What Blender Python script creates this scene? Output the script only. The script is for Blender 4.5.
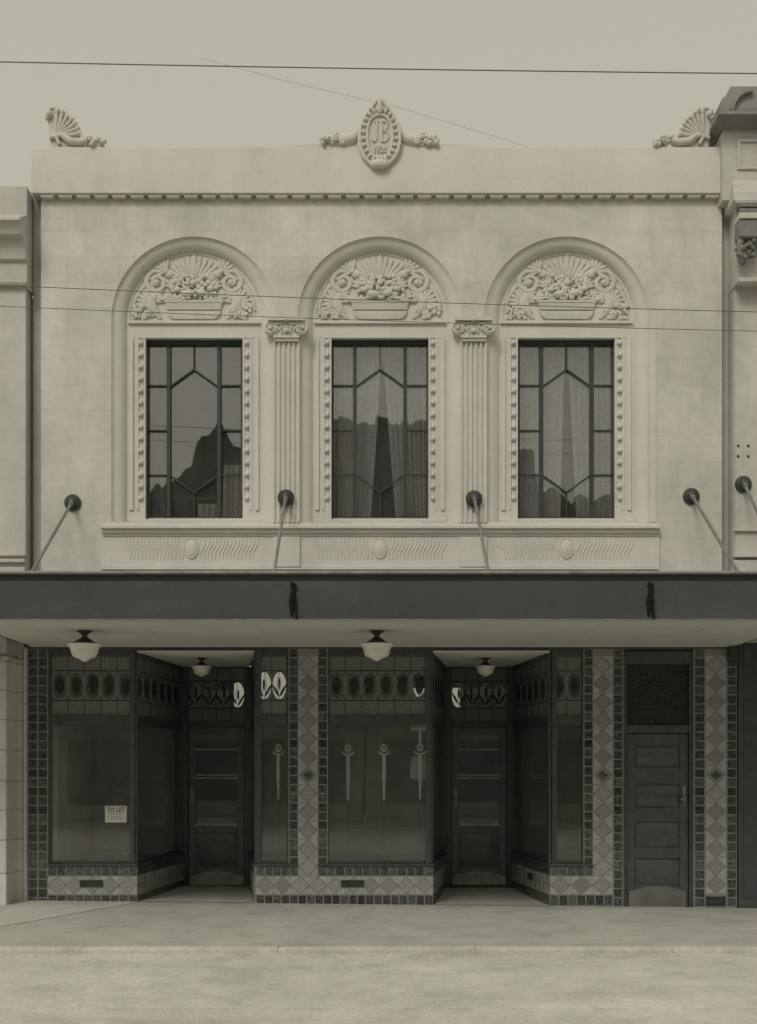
import bpy, math, random
from mathutils import Vector, noise
random.seed(11)
for o in list(bpy.data.objects): bpy.data.objects.remove(o)
SC = bpy.context.scene
COL = SC.collection
R = math.radians
PI = math.pi

# ------------------------------------------------------------------ camera, sky, sun, exposure
FP = 1205.0; CD = 14.7; EYE = 1.65; HOR = 770.0; CX = 378.5
cam = bpy.data.cameras.new('camera'); camo = bpy.data.objects.new('camera', cam); COL.objects.link(camo)
camo.location = (0, -CD, EYE); camo.rotation_euler = (R(90), 0, 0)
cam.sensor_fit = 'HORIZONTAL'; cam.sensor_width = 36; cam.lens = 36*FP/757
cam.shift_y = (HOR-512)/757; cam.clip_end = 2000; cam.clip_start = 0.05
SC.camera = camo

SUN_DIR = Vector((-0.46, -1.0, 1.05)).normalized()      # towards the sun
sun_el = math.asin(SUN_DIR.z); sun_rot = math.atan2(SUN_DIR.x, SUN_DIR.y)
w = bpy.data.worlds.new('World'); SC.world = w; w.use_nodes = True
nt = w.node_tree; nt.nodes.clear()
out = nt.nodes.new('ShaderNodeOutputWorld'); bg = nt.nodes.new('ShaderNodeBackground')
sky = nt.nodes.new('ShaderNodeTexSky'); sky.sky_type = 'NISHITA'; sky.sun_disc = False
sky.sun_elevation = sun_el; sky.sun_rotation = sun_rot; sky.air_density = 1.0; sky.dust_density = 6.0
bw = nt.nodes.new('ShaderNodeRGBToBW')                  # a plate photograph: the sky has no blue
mixv = nt.nodes.new('ShaderNodeMix'); mixv.data_type = 'FLOAT'; mixv.inputs[0].default_value = 0.72
mixv.inputs[3].default_value = 5.3                      # thin even overcast
tint = nt.nodes.new('ShaderNodeMix'); tint.data_type = 'RGBA'; tint.blend_type = 'MULTIPLY'
tint.inputs[0].default_value = 1; tint.inputs[7].default_value = (1.0, 0.958, 0.80, 1)
nt.links.new(sky.outputs[0], bw.inputs[0]); nt.links.new(bw.outputs[0], mixv.inputs[2])
nt.links.new(mixv.outputs[0], tint.inputs[6]); nt.links.new(tint.outputs[2], bg.inputs[0])
bg.inputs[1].default_value = 0.10; nt.links.new(bg.outputs[0], out.inputs[0])
sl = bpy.data.lights.new('sun', 'SUN'); slo = bpy.data.objects.new('sun', sl); COL.objects.link(slo)
sl.energy = .95; sl.angle = R(20); sl.color = (1.0, 0.96, 0.86)
slo.rotation_euler = SUN_DIR.to_track_quat('Z', 'Y').to_euler()
SC.view_settings.view_transform = 'Standard'; SC.view_settings.look = 'None'
SC.view_settings.exposure = 0.20; SC.view_settings.gamma = 1.0
SC.render.engine = 'CYCLES'
try:
    SC.cycles.max_bounces = 10; SC.cycles.transparent_max_bounces = 24; SC.cycles.diffuse_bounces = 5
except Exception: pass

# ------------------------------------------------------------------ measuring helpers
def PX(px, Y=0.0): return (px-CX)*(CD+Y)/FP
def PZ(py, Y=0.0): return EYE+(HOR-py)*(CD+Y)/FP
S = CD/FP                                                # metres per pixel on the facade plane

# ------------------------------------------------------------------ materials
def newmat(name):
    m = bpy.data.materials.new(name); m.use_nodes = True
    t = m.node_tree; t.nodes.clear()
    o = t.nodes.new('ShaderNodeOutputMaterial'); b = t.nodes.new('ShaderNodeBsdfPrincipled')
    t.links.new(b.outputs[0], o.inputs[0])
    return m, t, b, o
def N(t, kind, **kw):
    n = t.nodes.new(kind)
    for k, v in kw.items(): setattr(n, k, v)
    return n
def noise_fac(t, scale, detail=4, rough=.6, vec=None, mapscale=None):
    if vec is None:
        tc = N(t, 'ShaderNodeTexCoord'); vec = tc.outputs['Object']
    if mapscale:
        mp = N(t, 'ShaderNodeMapping'); mp.inputs['Scale'].default_value = mapscale
        t.links.new(vec, mp.inputs[0]); vec = mp.outputs[0]
    n = N(t, 'ShaderNodeTexNoise'); n.inputs['Scale'].default_value = scale
    n.inputs['Detail'].default_value = detail; n.inputs['Roughness'].default_value = rough
    t.links.new(vec, n.inputs['Vector'])
    return n.outputs[0]
def ramp(t, fac, lo, hi, a=.3, b=.7):
    r = N(t, 'ShaderNodeMapRange'); r.inputs[1].default_value = a; r.inputs[2].default_value = b
    r.inputs[3].default_value = lo; r.inputs[4].default_value = hi
    t.links.new(fac, r.inputs[0]); return r.outputs[0]
def mul(t, a, b):
    m = N(t, 'ShaderNodeMath', operation='MULTIPLY')
    t.links.new(a, m.inputs[0])
    if isinstance(b, float): m.inputs[1].default_value = b
    else: t.links.new(b, m.inputs[1])
    return m.outputs[0]
def tinted(t, val, col):
    c = N(t, 'ShaderNodeMix', data_type='RGBA', blend_type='MULTIPLY'); c.inputs[0].default_value = 1
    c.inputs[6].default_value = (*col, 1); t.links.new(val, c.inputs[7]); return c.outputs[2]
def bump(t, b, h, strength=.3, dist=.01):
    n = N(t, 'ShaderNodeBump'); n.inputs['Strength'].default_value = strength; n.inputs['Distance'].default_value = dist
    t.links.new(h, n.inputs['Height']); t.links.new(n.outputs[0], b.inputs['Normal'])

def mat_plain(name, col, rough=.7, metal=0., var=.18, scale=6., bmp=.15, fine=60.):
    m, t, b, o = newmat(name)
    f = noise_fac(t, scale); v = ramp(t, f, 1-var, 1+var)
    t.links.new(tinted(t, v, col), b.inputs['Base Color'])
    b.inputs['Roughness'].default_value = rough; b.inputs['Metallic'].default_value = metal
    if bmp: bump(t, b, noise_fac(t, fine, 3), bmp, .004)
    return m
def mat_render(name, col, ashlar=True, dirt=.26):
    """painted cement render: scored ashlar joints, clouds, faint runs of dirt, fine grain"""
    m, t, b, o = newmat(name)
    tc = N(t, 'ShaderNodeTexCoord'); geo = N(t, 'ShaderNodeNewGeometry')
    v1 = ramp(t, noise_fac(t, .9, 6, .62, geo.outputs['Position']), 1-dirt*.7, 1+dirt*.45)
    v2 = mul(t, ramp(t, noise_fac(t, 7, 7, .8, geo.outputs['Position']), 1-dirt*.45, 1+dirt*.35), ramp(t, noise_fac(t, 26, 2, .5, geo.outputs['Position']), .86, 1, .27, .33))
    v3 = ramp(t, noise_fac(t, 1.3, 6, .7, geo.outputs['Position'], (2.4, 2.4, .5)), 1-dirt*.4, 1.02, .3, .55)
    v = mul(t, mul(t, v1, v2), v3)
    h = noise_fac(t, 90, 4, .7, geo.outputs['Position'])
    if ashlar:
        mp = N(t, 'ShaderNodeMapping'); mp.inputs['Rotation'].default_value = (R(90), 0, 0)
        mp.inputs['Location'].default_value = (.07, .11, 0)
        t.links.new(geo.outputs['Position'], mp.inputs[0])
        br = N(t, 'ShaderNodeTexBrick'); br.inputs['Scale'].default_value = 1
        br.inputs['Brick Width'].default_value = .62; br.inputs['Row Height'].default_value = .312
        br.inputs['Mortar Size'].default_value = .0035; br.inputs['Mortar Smooth'].default_value = .6
        br.inputs['Color1'].default_value = (1, 1, 1, 1); br.inputs['Color2'].default_value = (.94, .94, .94, 1)
        br.inputs['Mortar'].default_value = (.80, .80, .79, 1)
        t.links.new(mp.outputs[0], br.inputs[0])
        q = N(t, 'ShaderNodeRGBToBW'); t.links.new(br.outputs[0], q.inputs[0])
        v = mul(t, v, q.outputs[0])
    t.links.new(tinted(t, v, col), b.inputs['Base Color'])
    b.inputs['Roughness'].default_value = .9
    bump(t, b, h, .35, .004)
    return m
def mat_tile(name, col, var=.25, mott=.3, rough=.25, mscale=55.):
    m, t, b, o = newmat(name)
    geo = N(t, 'ShaderNodeNewGeometry')
    r = ramp(t, geo.outputs['Random Per Island'], 1-var, 1+var, 0, 1)
    n = ramp(t, noise_fac(t, mscale, 3, .6, geo.outputs['Position']), 1-mott, 1+mott)
    t.links.new(tinted(t, mul(t, r, n), col), b.inputs['Base Color'])
    b.inputs['Roughness'].default_value = rough
    bump(t, b, noise_fac(t, 40, 2, .5, geo.outputs['Position']), .25, .004)
    return m
def mat_glass(name, refl, col=(1, 1, 1), wavy=.02, rough=0.0, veil=0.0):
    """thin sheet glass: part mirror, part clear, slightly wavy"""
    m = bpy.data.materials.new(name); m.use_nodes = True; t = m.node_tree; t.nodes.clear()
    o = t.nodes.new('ShaderNodeOutputMaterial'); mix = N(t, 'ShaderNodeMixShader')
    tr = N(t, 'ShaderNodeBsdfTransparent'); tr.inputs[0].default_value = (*col, 1)
    gl = N(t, 'ShaderNodeBsdfGlossy'); gl.inputs['Roughness'].default_value = rough; gl.inputs[0].default_value = (1, 1, 1, 1)
    lw = N(t, 'ShaderNodeLayerWeight'); lw.inputs[0].default_value = .35
    mr = N(t, 'ShaderNodeMapRange'); mr.inputs[3].default_value = refl; mr.inputs[4].default_value = min(1, refl+.6)
    t.links.new(lw.outputs['Fresnel'], mr.inputs[0]); t.links.new(mr.outputs[0], mix.inputs[0])
    bn = N(t, 'ShaderNodeBump'); bn.inputs['Strength'].default_value = wavy; bn.inputs['Distance'].default_value = .05
    t.links.new(noise_fac(t, 1.6, 1, .4), bn.inputs['Height']); t.links.new(bn.outputs[0], gl.inputs['Normal'])
    df = N(t, 'ShaderNodeBsdfDiffuse'); df.inputs[0].default_value = (.55, .54, .5, 1)  # pale diffuse veil mixed in to lift the blacks of the glass
    dm = N(t, 'ShaderNodeMixShader'); geo = N(t, 'ShaderNodeNewGeometry')
    t.links.new(ramp(t, noise_fac(t, 1.7, 5, .65, geo.outputs['Position']), veil*.6, veil*1.4), dm.inputs[0])
    t.links.new(tr.outputs[0], dm.inputs[1]); t.links.new(df.outputs[0], dm.inputs[2])
    t.links.new(dm.outputs[0], mix.inputs[1]); t.links.new(gl.outputs[0], mix.inputs[2]); t.links.new(mix.outputs[0], o.inputs[0])
    return m
def mat_translucent(name, col, trans=.5, alpha=0., weave=0., scale=60., var=.3):
    m = bpy.data.materials.new(name); m.use_nodes = True; t = m.node_tree; t.nodes.clear()
    o = t.nodes.new('ShaderNodeOutputMaterial'); mix = N(t, 'ShaderNodeMixShader'); mix.inputs[0].default_value = trans
    d = N(t, 'ShaderNodeBsdfDiffuse'); tl = N(t, 'ShaderNodeBsdfTranslucent')
    geo = N(t, 'ShaderNodeNewGeometry')
    v = ramp(t, noise_fac(t, scale, 4, .7, geo.outputs['Position']), 1-var, 1+var)
    c = tinted(t, v, col)
    t.links.new(c, d.inputs[0]); t.links.new(c, tl.inputs[0])
    t.links.new(d.outputs[0], mix.inputs[1]); t.links.new(tl.outputs[0], mix.inputs[2])
    last = mix.outputs[0]
    if alpha > 0:
        tr = N(t, 'ShaderNodeBsdfTransparent'); m2 = N(t, 'ShaderNodeMixShader')
        if weave:
            a = ramp(t, noise_fac(t, weave, 3, .6, geo.outputs['Position']), alpha*.5, min(.95, alpha*1.5), .4, .6)
            t.links.new(a, m2.inputs[0])
        else: m2.inputs[0].default_value = alpha
        t.links.new(last, m2.inputs[1]); t.links.new(tr.outputs[0], m2.inputs[2]); last = m2.outputs[0]
    t.links.new(last, o.inputs[0])
    return m

WARM = (1.0, .968, .82)
def sep(v, w_=1.0): return (v, v*(1-.014*w_), v*(1-.09*w_))
M = {}
M['wall'] = mat_render('cement_render', sep(.60), True)
M['trim'] = mat_render('moulded_render', sep(.60), False, .12)
M['relief'] = mat_render('cast_ornament', sep(.57), False, .14)
M['side'] = mat_render('shade_toned_render', sep(.40), False, .2)  # darkened wall render: shade of the set-back strips put into its colour
M['neigh_l'] = mat_render('aged_render', sep(.53), False, .2)
M['neigh_r'] = mat_render('weathered_render', sep(.52), False, .26)
M['cornice_dark'] = mat_render('dark_cornice_render', sep(.2), False, .3)  # one dark tone for the right cornice, mouldings and bracket
M['stained'] = mat_render('stained_render', sep(.32), False, .4)
M['pierl'] = mat_render('pale_painted_pier', sep(.62), False, .16)
M['dark'] = mat_plain('dark_iron_paint', sep(.045, .5), .45, 0, .2)
M['lead'] = mat_plain('lead_came', sep(.03, -1.2), .55, 0, .2)
M['wood'] = mat_plain('dark_varnished_timber', sep(.065, -1.2), .35, 0, .25, 9)
M['woodm'] = mat_plain('polished_door_timber', sep(.11, -1.2), .3, 0, .25, 9)
M['kick_side'] = mat_plain('dark_kick_plate', sep(.15, .6), .6, 0, .25)
M['metal'] = mat_plain('dull_brass', sep(.30, .7), .42, .75, .2)
M['kick'] = mat_plain('worn_kick_plate', sep(.30, .6), .6, 0, .25)
M['capping'] = mat_plain('fascia_capping', sep(.22, .6), .7, 0, .3, 8)
M['lobbyc'] = mat_plain('recess_ceiling_paint', sep(.8), .8, 0, .05, 2)
M['wood_side'] = mat_plain('dark_side_door_timber', sep(.08, -1), .35, 0, .25, 9)
M['screen'] = mat_plain('stained_screen_panel', sep(.42, -1.2), .6, 0, .2, 3)
M['blot'] = mat_plain('black_blot', sep(.012, .2), .9, 0, .1)
M['blot'].node_tree.nodes['Principled BSDF'].inputs['Specular IOR Level'].default_value = .1
M['soffit'] = mat_plain('soffit_board', sep(.57), .85, 0, .05, 1.4)
M['soffit_d'] = mat_plain('painted_shade_soffit', sep(.09), .85, 0, .1, 2)  # same boards, shade of the end soffits put into a darker colour
M['bead'] = mat_plain('painted_bead', sep(.55), .7, 0, .08)
M['interior'] = mat_plain('interior_plaster', sep(.6, -1.2), .9, 0, .2, 2)
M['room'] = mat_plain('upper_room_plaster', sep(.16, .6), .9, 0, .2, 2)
M['stage'] = mat_plain('display_floor_board', sep(.13, -1.2), .5, 0, .2, 3)
M['grout'] = mat_plain('tile_grout', sep(.23, .8), .9, 0, .12, 20)
M['tile_d'] = mat_tile('dark_glazed_tile', sep(.07, -.6), .5, .9, .14, 30)
M['tile_c'] = mat_tile('cream_tile', sep(.38, .9), .12, .14, .18, 20)
M['tile_g'] = mat_tile('grey_diamond_tile', sep(.275, .8), .2, .2, .2, 30)
M['glass'] = mat_glass('upper_window_glass', .062, wavy=.035, rough=.009, veil=.045)
M['shopglass'] = mat_glass('plate_glass', .03, (.93, .93, .91), .015, veil=.034)
M['frost'] = mat_translucent('obscure_glass', sep(.44, .3), .6, .12, 0, 70, .6)
M['oval'] = mat_translucent('dark_coloured_glass', sep(.13, .4), .6, .12, 0, 30, .5)
M['lace'] = mat_translucent('lace_net', sep(.62, .7), .4, .22, 55, 38, .22)
M['drape'] = mat_translucent('plain_curtain', sep(.22, .7), .3, .05, 0, 20, .2)
M['opal'] = mat_plain('opal_glass', sep(.72, 1.1), .25, 0, .05, 10, 0)
M['paper'] = mat_plain('paper_card', sep(.62, .9), .9, 0, .05)
M['ink'] = mat_plain('printing_ink', sep(.06, .3), .8, 0, .05)
M['roadm'] = None
def mat_ground(name, col, var, fine, fs=120., streak=None):
    m, t, b, o = newmat(name); geo = N(t, 'ShaderNodeNewGeometry'); p = geo.outputs['Position']
    v = mul(t, ramp(t, noise_fac(t, .55, 7, .68, p, (1, .8, 1)), 1-var*1.15, 1+var), ramp(t, noise_fac(t, fs, 4, .75, p), 1-fine, 1+fine))
    v = mul(t, v, ramp(t, noise_fac(t, 9, 7, .78, p, (1, .6, 1)), 1-fine*.9, 1+fine*.5))
    v = mul(t, v, ramp(t, noise_fac(t, 2.3, 8, .8, p, (1, .75, 1)), 1-var*1.1, 1.03, .36, .52))          # stains and scuffs
    sp = ramp(t, noise_fac(t, 38, 2, .5, p), .88, 1, .30, .36); v = mul(t, v, sp)                        # grit
    if streak: v = mul(t, v, ramp(t, noise_fac(t, 1.0, 6, .7, p, (.2, 2.2, 1)), 1-streak, 1+streak*.6))
    t.links.new(tinted(t, v, col), b.inputs['Base Color']); b.inputs['Roughness'].default_value = .95
    bump(t, b, noise_fac(t, 40, 6, .8, p), .7, .01)
    return m
M['pave'] = mat_ground('asphalt_pavement', sep(.47), .13, .13, 70, .06)
M['pale_wedge'] = mat_ground('paler_asphalt_wedge', sep(.53), .08, .1, 70)
M['road'] = mat_ground('dusty_road', sep(.60), .12, .17, 45, .09)
M['kerb'] = mat_ground('kerb_stone', sep(.58), .12, .16, 30)
M['lobby'] = mat_ground('lobby_floor', sep(.50), .1, .1, 60)
M['fascia'] = mat_ground('fascia_paint', sep(.07, -.3), .12, .08, 60, .2)
M['hill'] = mat_ground('hill_bush', sep(.07, .4), .3, .4, 3)
M['opp'] = mat_plain('brick_paint', sep(.5, .7), .9, 0, .2, 2)

# ------------------------------------------------------------------ mesh builder
class MB:
    def __init__(s, xf=None): s.v = []; s.f = []; s.fm = []; s.xf = xf; s.mi = 0
    def add(s, vs, fs):
        n = len(s.v)
        if s.xf: vs = [s.xf(*p) for p in vs]
        s.v += [tuple(p) for p in vs]; s.f += [tuple(i+n for i in f) for f in fs]; s.fm += [s.mi]*len(fs)
        return s
    def box(s, x0, x1, y0, y1, z0, z1):
        x0, x1 = sorted((x0, x1)); y0, y1 = sorted((y0, y1)); z0, z1 = sorted((z0, z1))
        vs = [(x0,y0,z0),(x1,y0,z0),(x1,y1,z0),(x0,y1,z0),(x0,y0,z1),(x1,y0,z1),(x1,y1,z1),(x0,y1,z1)]
        return s.add(vs, [(0,3,2,1),(4,5,6,7),(0,1,5,4),(1,2,6,5),(2,3,7,6),(3,0,4,7)])
    def pbox(s, p0, p1, q0, q1, Yf, Yb):       # pixel rectangle whose front lies at depth Yf
        return s.box(PX(p0, Yf), PX(p1, Yf), Yf, Yb, PZ(q0, Yf), PZ(q1, Yf))
    def prism(s, pts, y0, y1):                 # polygon in X,Z extruded in Y, bevel-less
        n = len(pts)
        vs = [(x, y0, z) for x, z in pts]+[(x, y1, z) for x, z in pts]
        a = sum(pts[i][0]*pts[(i+1) % n][1]-pts[(i+1) % n][0]*pts[i][1] for i in range(n))
        fs = [tuple(range(n)), tuple(range(2*n-1, n-1, -1))]+[(i, n+i, n+(i+1) % n, (i+1) % n) for i in range(n)]
        if a < 0: fs = [tuple(reversed(f)) for f in fs]
        return s.add(vs, fs)
    def tile(s, pts, y0, y1, inset=.006):      # prism with chamfered front edge
        n = len(pts); cx = sum(p[0] for p in pts)/n; cz = sum(p[1] for p in pts)/n
        if sum(pts[i][0]*pts[(i+1) % n][1]-pts[(i+1) % n][0]*pts[i][1] for i in range(n)) < 0: pts = pts[::-1]
        def shr(p):
            d = math.hypot(p[0]-cx, p[1]-cz); k = max(0, 1-inset/max(d, 1e-5)); return (cx+(p[0]-cx)*k, cz+(p[1]-cz)*k)
        ins = [shr(p) for p in pts]; ym = y0+(y1-y0)*.5
        vs = [(x, y0, z) for x, z in ins]+[(x, ym, z) for x, z in pts]+[(x, y1, z) for x, z in pts]
        fs = [tuple(range(n))]
        for k in (0, n): fs += [(k+i, k+n+i, k+n+(i+1) % n, k+(i+1) % n) for i in range(n)]
        return s.add(vs, fs)
    def profx(s, prof, x0, x1):                # closed profile of (Y,Z) extruded along X
        n = len(prof)
        vs = [(x0, y, z) for y, z in prof]+[(x1, y, z) for y, z in prof]
        a = sum(prof[i][0]*prof[(i+1) % n][1]-prof[(i+1) % n][0]*prof[i][1] for i in range(n))
        fs = [tuple(range(n-1, -1, -1)), tuple(range(n, 2*n))]+[(i, (i+1) % n, n+(i+1) % n, n+i) for i in range(n)]
        if a < 0: fs = [tuple(reversed(f)) for f in fs]
        return s.add(vs, fs)
    def tube(s, pts, r, seg=8, r1=None, cap=True):
        pts = [Vector(p) for p in pts]; n = len(pts); vs = []; fs = []
        up = Vector((0, 1, 0)); prev = None
        for i, p in enumerate(pts):
            d = (pts[min(i+1, n-1)]-pts[max(i-1, 0)]).normalized()
            a = prev if prev else (d.cross(up) if abs(d.dot(up)) < .95 else d.cross(Vector((1, 0, 0))))
            a = (a-d*a.dot(d)).normalized(); prev = a; b = d.cross(a)
            rr = r if r1 is None else r+(r1-r)*i/(n-1)
            if isinstance(r, (list, tuple)): rr = r[i]
            vs += [tuple(p+a*math.cos(2*PI*k/seg)*rr+b*math.sin(2*PI*k/seg)*rr) for k in range(seg)]
        for i in range(n-1):
            for k in range(seg): fs.append((i*seg+k, i*seg+(k+1) % seg, (i+1)*seg+(k+1) % seg, (i+1)*seg+k))
        if cap: fs += [tuple(range(seg-1, -1, -1)), tuple(range((n-1)*seg, n*seg))]
        return s.add(vs, fs)
    def ball(s, c, rx, ry, rz, seg=10, rings=6, rot=0):
        vs = [(0, 0, 1)]; fs = []
        for i in range(1, rings):
            t_ = PI*i/rings
            for k in range(seg): vs.append((math.sin(t_)*math.cos(2*PI*k/seg), math.sin(t_)*math.sin(2*PI*k/seg), math.cos(t_)))
        vs.append((0, 0, -1)); L = len(vs)-1
        for k in range(seg): fs.append((0, 1+k, 1+(k+1) % seg))
        for i in range(rings-2):
            for k in range(seg):
                a = 1+i*seg+k; b = 1+i*seg+(k+1) % seg; fs.append((a, a+seg, b+seg, b))
        for k in range(seg): fs.append((L, L-seg+(k+1) % seg, L-seg+k))
        ca, sa = math.cos(rot), math.sin(rot); o = []
        for x, y, z in vs:
            x, y, z = x*rx, y*ry, z*rz
            o.append((c[0]+x*ca-z*sa, c[1]+y, c[2]+x*sa+z*ca))
        return s.add(o, fs)
    def lathe(s, prof, c, seg=24, axis='Z', scallop=None):
        vs = []; fs = []; n = len(prof)
        for r, h in prof:
            for k in range(seg):
                a = 2*PI*k/seg; rr = r
                if axis == 'Z': vs.append((c[0]+rr*math.cos(a), c[1]+rr*math.sin(a), c[2]+h))
                else: vs.append((c[0]+rr*math.cos(a), c[1]-h, c[2]+rr*math.sin(a)))
        for i in range(n-1):
            for k in range(seg): fs.append((i*seg+k, i*seg+(k+1) % seg, (i+1)*seg+(k+1) % seg, (i+1)*seg+k))
        fs += [tuple(range(seg-1, -1, -1)), tuple(range((n-1)*seg, n*seg))]
        return s.add(vs, fs)
ORG = {}
def link(o, parent=None, org=None):
    COL.objects.link(o)
    if parent is not None: o.parent = parent; ORG[o.name] = ORG[parent.name]
    else: ORG[o.name] = org or Vector((0, 0, 0)); o.location = ORG[o.name]
    return o
def obj(name, mb, mat, parent=None, bevel=0, smooth=True, org=None, ang=35):
    if parent is not None: og = ORG[parent.name]
    else: og = Vector(org) if org else Vector((0, 0, 0))
    me = bpy.data.meshes.new(name)
    me.from_pydata([(x-og.x, y-og.y, z-og.z) for x, y, z in mb.v], [], mb.f); me.update()
    mats = mat if isinstance(mat, (list, tuple)) else [mat]
    for m_ in mats: me.materials.append(m_)
    if len(mats) > 1: me.polygons.foreach_set('material_index', mb.fm)
    if smooth:
        me.shade_smooth(); me.set_sharp_from_angle(angle=R(ang))
    o = bpy.data.objects.new(name, me); link(o, parent, og)
    if bevel:
        b = o.modifiers.new('bevel', 'BEVEL'); b.width = bevel; b.segments = 2; b.limit_method = 'ANGLE'; b.harden_normals = False
    return o
def thing(name, label, cat, loc=(0, 0, 0), group=None):
    o = bpy.data.objects.new(name, None); o.empty_display_size = .2; link(o, None, Vector(loc))
    return tag(o, label, cat, group)
def tag(o, label, cat, group=None):
    o['label'] = label; o['category'] = cat
    if group: o['group'] = group
    return o
def plate(outer, holes, y0, y1):               # X,Z outline with holes -> MB between depths y0 (front) and y1
    cu = bpy.data.curves.new('tmp', 'CURVE'); cu.dimensions = '2D'; cu.fill_mode = 'BOTH'; cu.extrude = abs(y1-y0)/2
    for ring in [outer]+holes:
        sp = cu.splines.new('POLY'); sp.points.add(len(ring)-1)
        for p, (x, z) in zip(sp.points, ring): p.co = (x, z, 0, 1)
        sp.use_cyclic_u = True
    ob = bpy.data.objects.new('tmp', cu); COL.objects.link(ob)
    bpy.context.view_layer.update()
    me = bpy.data.meshes.new_from_object(ob.evaluated_get(bpy.context.evaluated_depsgraph_get()))
    ym = (y0+y1)/2
    mb = MB(); mb.v = [(v.co.x, ym-v.co.z, v.co.y) for v in me.vertices]
    mb.f = [tuple(p.vertices) for p in me.polygons]; mb.fm = [0]*len(mb.f)
    bpy.data.objects.remove(ob); bpy.data.curves.remove(cu); bpy.data.meshes.remove(me)
    return mb
def textmesh(body, size, extr, bold=0):
    cu = bpy.data.curves.new('t', 'FONT'); cu.body = body; cu.size = size; cu.extrude = extr; cu.offset = bold
    cu.align_x = 'CENTER'; cu.resolution_u = 4
    ob = bpy.data.objects.new('t', cu); COL.objects.link(ob); bpy.context.view_layer.update()
    me = bpy.data.meshes.new_from_object(ob.evaluated_get(bpy.context.evaluated_depsgraph_get()))
    r = ([tuple(v.co) for v in me.vertices], [tuple(p.vertices) for p in me.polygons])
    bpy.data.objects.remove(ob); bpy.data.curves.remove(cu); bpy.data.meshes.remove(me)
    return r
def put_text(mb, body, size, cx, z, y, extr, bold=0, sx=1.):
    vs, fs = textmesh(body, size, extr, bold)
    mb.add([(cx+x*sx, y-zz, z+yy) for x, yy, zz in vs], fs)
def rect(x0, x1, z0, z1): return [(x0, z0), (x1, z0), (x1, z1), (x0, z1)]
def structure(o): o['kind'] = 'structure'; return o
def clonepart(o, parent, dx=0, dz=0):
    c = o.copy(); COL.objects.link(c); c.parent = parent; ORG[c.name] = ORG[parent.name]
    c.location = (o.location[0]+dx, o.location[1], o.location[2]+dz); return c

# ------------------------------------------------------------------ ground
def gz(x, y):                                   # the footpath falls a little towards the right along the shops
    k = max(0, min(1, 1+y/3.3)); xx = max(-6, min(6, x))
    return (.012-xx*.0105)*k
mb = MB(); nx, ny = 60, 14
for j in range(ny+1):
    for i in range(nx+1):
        x = -60+120*i/nx if abs(i-nx/2) > 12 else (i-nx/2)*2.0
        y = -3.40+(8.0+3.40)*(j/ny) if j > 8 else -3.40+3.5*j/8
        mb.v.append((x, y, gz(x, y)))
for j in range(ny):
    for i in range(nx):
        a = j*(nx+1)+i; mb.f.append((a, a+1, a+nx+2, a+nx+1)); mb.fm.append(0)
structure(obj('pavement', mb, M['pave']))
mb = MB()
for i in range(-12, 13):
    x0 = i*1.83+.9
    mb.prism([(x0+.0015, 0), (x0+1.8285, 0), (x0+1.8285, .5), (x0+.0015, .5)], 0, 1)
    n = len(mb.v)
    for q in range(n-8, n):
        x, y, z = mb.v[q]; mb.v[q] = (x, -3.56+.16*y, -.22+ .222*(z/.5))
structure(obj('kerb', mb, M['kerb'], bevel=.008))
def ground_pt(px, py):
    d = EYE*FP/(py-HOR); return (px-CX)*d/FP, d-CD
mb = MB(); A_, B_ = ground_pt(-60, 939), ground_pt(134, 906.5); n = 12  # paler wedge laid over the pavement at the left of the shopfront
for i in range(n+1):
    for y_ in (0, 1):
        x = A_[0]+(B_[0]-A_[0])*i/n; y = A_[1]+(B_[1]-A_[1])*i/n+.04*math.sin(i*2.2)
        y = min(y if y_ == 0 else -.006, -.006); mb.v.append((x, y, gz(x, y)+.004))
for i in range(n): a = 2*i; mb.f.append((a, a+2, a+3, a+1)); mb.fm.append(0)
structure(obj('pavement', mb, M['pale_wedge'], smooth=False))
mb = MB(); mb.box(-60, 60, -19.5, -3.57, -.5, -.044)
structure(obj('road', mb, M['road']))
mb = MB(); mb.box(-60, 60, -25, -19.5, -.5, 0)
structure(obj('pavement', mb, M['pave']))
mb = MB(); mb.box(-400, 400, -400, 400, -1.2, -.52)
structure(obj('ground', mb, M['road']))
mb = MB(); mb.box(-60, 60, -10.45, -10.38, -.044, -.038); mb.box(-60, 60, -9.0, -8.93, -.044, -.038)
mb.box(-60, 60, -6.19, -6.165, -.044, -.037)
structure(obj('tram_rails', mb, M['kerb']))
mb = MB(); rg = random.Random(3)
for k in range(1500):
    x = rg.uniform(-5.6, 5.6); y = -3.6-abs(rg.gauss(0, .10)) if k % 4 else rg.uniform(-6.5, -3.6); q = rg.uniform(.003, .011)
    mb.ball((x, y, -.043+q*.3), q*rg.uniform(1, 1.9), q, q*.6, 5, 4)
g_ = obj('gutter_grit', mb, M['road'], None, smooth=False); g_['kind'] = 'stuff'; g_['label'] = 'loose grit and small stones along the gutter'; g_['category'] = 'grit'
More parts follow.
